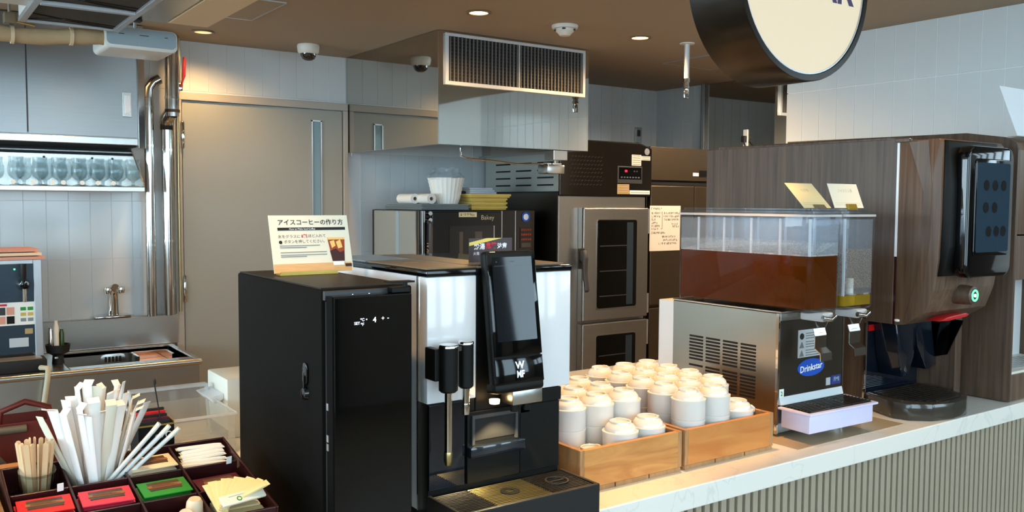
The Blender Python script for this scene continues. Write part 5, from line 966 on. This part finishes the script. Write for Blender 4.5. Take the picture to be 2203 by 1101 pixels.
# brown sugar sticks piled in the front right compartment
for k in range(12):
    a = 96-8.2*k; ra = R(a); r0 = .036+.004*(k % 2)
    t = olab('brown_sugar_stick', 'tan paper sugar stick, %s from the left of the fan in the organiser' % ORD[k], 'sugar stick', .108+r0*math.cos(ra), -.292+r0*math.sin(ra), .004+.0018*k, a, 'tan sugar sticks in the organiser', random.uniform(-6, 6), -16)
    part('stick', B().box(-.036, .036, -.0075, .0075, -.0022, .0022, .0015, 2), 'sugar_paper', t, True, local=True); part('crimp', B().box(-.041, -.035, -.0078, .0078, -.0005, .0005), 'sugar_paper', t, local=True); part('crimp', B().box(.035, .041, -.0078, .0078, -.0005, .0005), 'sugar_paper', t, local=True)
t = olab('printed_sugar_stick', 'cream sugar stick with green print lying on top of the pile', 'sugar stick', .140, -.292, .020, 9, rx=25)
part('stick', B().box(-.040, .040, -.011, .011, -.0025, .0025, .0018, 2), 'paper_pale', t, True, local=True); part('print', B().box(-.025, .025, .004, .0052, .0025, .0029), 'note_blue', t, local=True); part('emblem', B().lathe([(.003, .0026), (.0048, .0026), (.0048, .003), (.003, .003), (.003, .0026)], (-.008, -.003, 0), 'z', 16), 'paper_green', t, local=True)
for k in range(3): t = olab('sugar_bundle', 'block of tan sugar sticks at the bottom of the pile, %s' % ('rear', 'middle', 'front')[k], 'sugar stick', .142, -.24-.02*k, -.042, 0, 'bottom sugar sticks'); part('stick', B().box(-.04, .04, -.008, .008, -.007, .030, .002), 'sugar_paper', t, local=True)
# creamer pots
for k, (x, y, z, m_, lab) in enumerate(((.020, -.262, -.018, 'ceramic', 'white creamer pot lying in the organiser, left of three'), (.050, -.268, -.014, 'creamer', 'beige creamer pot lying in the organiser, middle of three'), (.072, -.246, -.010, 'creamer', 'beige creamer pot standing in the organiser, right of three'), (-.020, -.262, -.016, 'ceramic', 'white creamer pot alone in the third organiser column'))):
    t = olab('creamer_pot', lab, 'creamer', x, y, z, 0, 'creamer pots in the organiser', (60, 40, 0, 50)[k])
    part('pot', B().lathe([(0, .018), (.010, .018), (.0135, .012), (.0150, -.008), (.0165, -.010), (.0165, -.012), (0, -.012)], (0, 0, 0), 'z', 20), m_, t, True, local=True); part('foil_lid', B().lathe([(0, -.0121), (.017, -.0121), (.017, -.0130), (0, -.0130)], (0, 0, 0), 'z', 20), 'paper_white', t, local=True)
# stirrer tumbler
t = olab('stirrer_tumbler', 'short clear glass tumbler holding wooden stirrers', 'tumbler', -.146, -.052, -.0498); t.rotation_euler = OR
part('glass', B().lathe([(0, 0), (.026, 0), (.030, .064), (.0285, .064), (.0245, .004), (0, .004)], (0, 0, 0), 'z', 28), 'clear_glass', t, True, local=True); part('rim_band', B().lathe([(.0300, .060), (.0306, .062), (.030, .0645), (.0284, .0645)], (0, 0, 0), 'z', 28), 'clear_glass', t, True, local=True)
rs = random.Random(11); tc_ = OM @ Vector((-.146, -.052, -.0445))
sm2 = None
for k in range(17):
    a = 2*math.pi*k/17+rs.uniform(-.1, .1); rr_ = .021 if k % 3 else .012
    st = thing('wooden_stirrer', 'pale wooden stirrer standing in the glass tumbler', 'stirrer', tc_+Vector((rr_*.8*math.cos(a), rr_*.8*math.sin(a), .0005)), 'wooden stirrers in the tumbler')
    lean = Vector((.12*math.cos(a), .12*math.sin(a), 1)).normalized(); st.rotation_euler = lean.to_track_quat('Z', 'Y').to_euler()
    if sm2 is None: sm2 = mesh_of(B().rplate(0, .054, .0085, .108, .0042, -.0008, .0008, 4), 'stick', 'stick_wood')
    piece('stick', sm2, st, (0, 0, 0), (0, 0, a+rs.uniform(-.6, .6)))
# paper-wrapped straws fanning out of the second compartment
def straw(bx, by, tx, ty, tz, wid, lab, grp, twist, thin=False, mat='straw_paper'):
    b0 = OM @ Vector((bx-.347, by, -.046)); tp = Vector((tx, ty, tz)); L = (tp-b0).length
    st = thing('wrapped_straw', lab, 'straw', b0, grp); st.rotation_mode = 'QUATERNION'; q = (tp-b0).to_track_quat('Z', 'Y'); st.rotation_quaternion = q
    b = B(); bm = b.bm; rings = []
    prof = [(0, .5, .0008), (.03, .95, .0022), (.5, 1, .0034), (.9, 1, .0030), (.955, 1.02, .0012), (1, 1.05, .0006)]
    if thin: prof = [(0, 1, 1), (.88, 1, 1), (.90, 1.05, 1.05), (1, 1, 1)]
    for f, w_, th in prof:
        if thin: rings.append([bm.verts.new((wid*.5*w_*math.cos(2*math.pi*i/8)+(.010*max(0, f-.9)*10 if thin else 0), wid*.5*w_*math.sin(2*math.pi*i/8), f*L)) for i in range(8)])
        else: rings.append([bm.verts.new((wid*.5*w_*math.cos(2*math.pi*i/10), th*math.sin(2*math.pi*i/10), f*L)) for i in range(10)])
    n = len(rings[0])
    for A, C in zip(rings, rings[1:]):
        for i in range(n): bm.faces.new((A[i], A[(i+1) % n], C[(i+1) % n], C[i]))
    bm.faces.new(rings[0][::-1]); bm.faces.new(rings[-1]); b.xf(Matrix.Rotation(twist, 4, 'Z'))
    w_ = part('wrapper' if not thin else 'tube', b, mat, st, 50, local=True)
    if not thin and rs.random() < .6:
        f = B().box(-wid*.5, wid*.5, -.0006, .0006, L*.985, L*.985+.014); f.xf(Matrix.Rotation(twist, 4, 'Z') @ Matrix.Translation((0, 0, L*.985)) @ Matrix.Rotation(rs.choice((-1, 1))*.9, 4, 'X') @ Matrix.Translation((0, 0, -L*.985))); part('folded_end', f, mat, st, local=True)
camdir = Vector((.20, -1, 0)).normalized()
fan = [(.205, 1.160, .026), (.228, 1.176, .022), (.245, 1.190, .018), (.258, 1.196, .020), (.272, 1.206, .022), (.285, 1.212, .018), (.298, 1.208, .024), (.310, 1.202, .016), (.322, 1.196, .020), (.334, 1.206, .014), (.345, 1.212, .012), (.350, 1.190, .020), (.362, 1.180, .018), (.372, 1.172, .020), (.386, 1.168, .022), (.240, 1.170, .020), (.265, 1.180, .018), (.290, 1.186, .020), (.318, 1.178, .018), (.340, 1.172, .020), (.360, 1.164, .016), (.300, 1.165, .02), (.278, 1.168, .02)]
BK = sorted(range(15), key=lambda i: fan[i][0]); FR = sorted(range(15, len(fan)), key=lambda i: fan[i][0])
for k, (tx, tz, wd_) in enumerate(fan):
    u = (tx-.205)/.18; back = k < 15
    straw(.268+.060*u+rs.uniform(-.006, .006), (-.030 if back else -.066)+rs.uniform(-.014, .014), tx+rs.uniform(-.004, .004), 1.742-(0 if back else .04)+rs.uniform(-.014, .014), tz-.004, wd_, 'white paper-wrapped straw, %s from the left in the %s of the fanned bunch' % (ORD[BK.index(k) if back else FR.index(k)], 'back' if back else 'front'), 'paper-wrapped straws in the organiser', rs.uniform(-.35, .35), mat='straw_paper' if k % 6 else 'paper_pale')
for k, (tx, tz) in enumerate(((.396, 1.130), (.412, 1.124), (.428, 1.118))): straw(.292+.012*k, -.072+.004*k, tx, 1.690-.004*k, tz, .0085, 'thin white straw with bent tip, %s of the three leaning right' % ('upper', 'middle', 'lower')[k], 'thin straws leaning right', 0, True, 'ceramic')
# things behind the organiser
t = thing('black_pick_box', 'black box with gold edges full of dark packets behind the organiser', 'box', (.455, 1.93, .90))
part('box', B().box(.402, .472, 1.885, 1.889, .905, 1.080).box(.402, .406, 1.889, 1.96, .905, 1.084).box(.468, .472, 1.889, 1.96, .905, 1.084).box(.406, .468, 1.956, 1.96, .905, 1.090).box(.402, .472, 1.885, 1.96, .9002, .905), 'black_satin', t); part('gold_edge', B().box(.4015, .4725, 1.8838, 1.8865, 1.080, 1.083).box(.471, .4735, 1.887, 1.961, 1.084, 1.0865), 'gold_foil', t)
for k in range(5): part('packet', B().box(.408, .466, 1.894+.012*k, 1.902+.012*k, .906, 1.088+.004*k), ('black_matte', 'paper_purple', 'black_matte', 'paper_red', 'black_matte')[k], t)
part('ring_emblem', B().lathe([(.005, 1.8840), (.0068, 1.8840), (.0068, 1.8855), (.005, 1.8855), (.005, 1.884)], (.461, 0, 1.060), 'y', 18), 'ink_white', t); text('CO', .011, (.442, 1.8846, 1.058), X_, Z_, 'ink_white', t)
part('dark_pick', B().tube([(.452, 1.90, 1.04), (.447, 1.90, 1.10), (.438, 1.90, 1.163)], [.0012, .0012, .0014], 6).lathe([(0, 0), (.0032, .004), (.0028, .011), (0, .015)], (.438, 1.90, 1.161), 'z', 10), 'rubber', t)
bmv = solid('side_shelf', B().box(.36, .577, 1.865, 2.045, .875, .9, .003), 'riser_wood', 'small wooden shelf joining the side table and the worktop', 'shelf', (.47, 1.95, .875))
def clear_box(x0, x1, y0, y1, z0, z1, t, w_=.003):
    for nm, a in (('base', (x0, x1, y0, y1, z0, z0+w_)), ('side', (x0, x0+w_, y0, y1, z0+w_, z1)), ('side', (x1-w_, x1, y0, y1, z0+w_, z1)), ('side', (x0+w_, x1-w_, y0, y0+w_, z0+w_, z1)), ('side', (x0+w_, x1-w_, y1-w_, y1, z0+w_, z1))): part(nm, B().box(*a, .0008, 1), 'acrylic', t)
    part('rim', B().box(x0-.005, x1+.005, y0-.005, y0, z1-.006, z1, .001).box(x1, x1+.005, y0, y1, z1-.006, z1, .001).box(x0-.005, x0, y0, y1, z1-.006, z1, .001), 'clear_rim', t)
t = thing('clear_container', 'clear acrylic container on the worktop behind the straws', 'container', (.60, 2.33, CZ)); clear_box(.49, .705, 2.22, 2.44, CZ+.0005, 1.008, t); part('contents', B().lathe([(0, .004), (.03, .004), (.026, .018), (0, .022)], (.62, 2.32, CZ)), 'paper_tan', t, True)
t = thing('acrylic_cover', 'clear acrylic container cover leaning upright behind the container', 'lid', (.60, 2.5, CZ))
lo_ = Vector((.612, 2.475, .9012)); lu = Vector((0, .25, .97)).normalized(); part('panel', plate(lo_+lu*.068, X_, lu, .20, .136, .003), 'acrylic', t)
for sx_ in (-1, 1): part('edge', B().obox(lo_+lu*.068+Vector((sx_*.100, -.010, 0)), (.002, 0, 0), (0, .010, 0), lu*.066), 'clear_rim', t)
part('edge', B().obox(lo_+lu*.134+Vector((0, -.010, 0)), (.103, 0, 0), (0, .012, 0), lu*.004, .002), 'clear_rim', t)
t = thing('white_dispenser_box', 'white plastic box half hidden behind the black cooler', 'box', (.80, 2.45, CZ)); part('body', B().box(.732, .87, 2.37, 2.55, CZ+.0005, 1.062, .004), 'cream_plastic', t, True); part('flap', B().prism([(.690, 1.012), (.732, 1.020), (.732, 1.004), (.708, .992)], 'y', 2.40, 2.52, .002), 'white_plastic', t); part('foot_strip', B().box(.728, .733, 2.37, 2.55, CZ+.0005, .925), 'dark_grey', t)
t = thing('kitchen_trolley', 'low dark trolley behind the side table at the far left', 'trolley', (.15, 2.45, 0)); part('shelf', B().box(-.3, .33, 2.25, 2.75, .80, .82, .003), 'steel_dark', t)
for x in (-.27, .30):
    for y in (2.28, 2.72): part('leg', B().cyl((x, y, 0), (x, y, .80), .014), 'steel_dark', t, True)
cl = B(); nx, ny = 14, 10; vv = []
for j in range(ny+1):
    for i in range(nx+1):
        u, v = i/nx, j/ny; x = .10+.185*u; y = 2.34+.14*v; z = .822+(.175*(1-u**1.6)+.012*math.sin(u*13+v*5))*math.sin(math.pi*min(1, .12+v*.8))
        vv.append(cl.bm.verts.new((x+.01*math.sin(v*9), y, max(.8215, z))))
for j in range(ny):
    for i in range(nx): a = j*(nx+1)+i; cl.bm.faces.new((vv[a], vv[a+1], vv[a+nx+2], vv[a+nx+1]))
bmesh.ops.solidify(cl.bm, geom=cl.bm.faces[:], thickness=.004)
solid('grey_cloth', cl, 'cloth_grey', 'crumpled grey cloth at the far left behind the organiser', 'cloth', (.14, 2.41, .822), True)
t = thing('red_caddy', 'red-brown plastic caddy behind the wooden stirrers', 'caddy', (.25, 2.6, .82)); part('tub', B().box(.21, .34, 2.52, 2.524, .8205, .98, .002).box(.21, .214, 2.524, 2.64, .8205, .95).box(.336, .34, 2.524, 2.64, .8205, .95).box(.21, .34, 2.636, 2.64, .8205, .98).box(.21, .34, 2.52, 2.64, .8203, .824), 'red_brown', t); part('handle', B().tube([(.214, 2.58, .95), (.22, 2.58, 1.0), (.275, 2.58, 1.02), (.33, 2.58, 1.0), (.336, 2.58, .95)], .008, 10), 'red_brown', t, True); part('fitting', B().cyl((.20, 2.515, .965), (.27, 2.515, .965), .010, 12), 'lid_brown', t, True)
t = thing('green_bottle', 'green glass bottle lying behind the wooden stirrers', 'bottle', (.25, 2.42, .82)); part('glass', B().lathe([(0, 0), (.030, 0), (.034, .01), (.034, .10), (.012, .14), (.012, .17), (0, .17)], (.17, 2.49, .8545), 'x', 20), 'bottle_green', t, True); part('label', B().box(.21, .25, 2.455, 2.457, .845, .875), 'paper_tan', t)
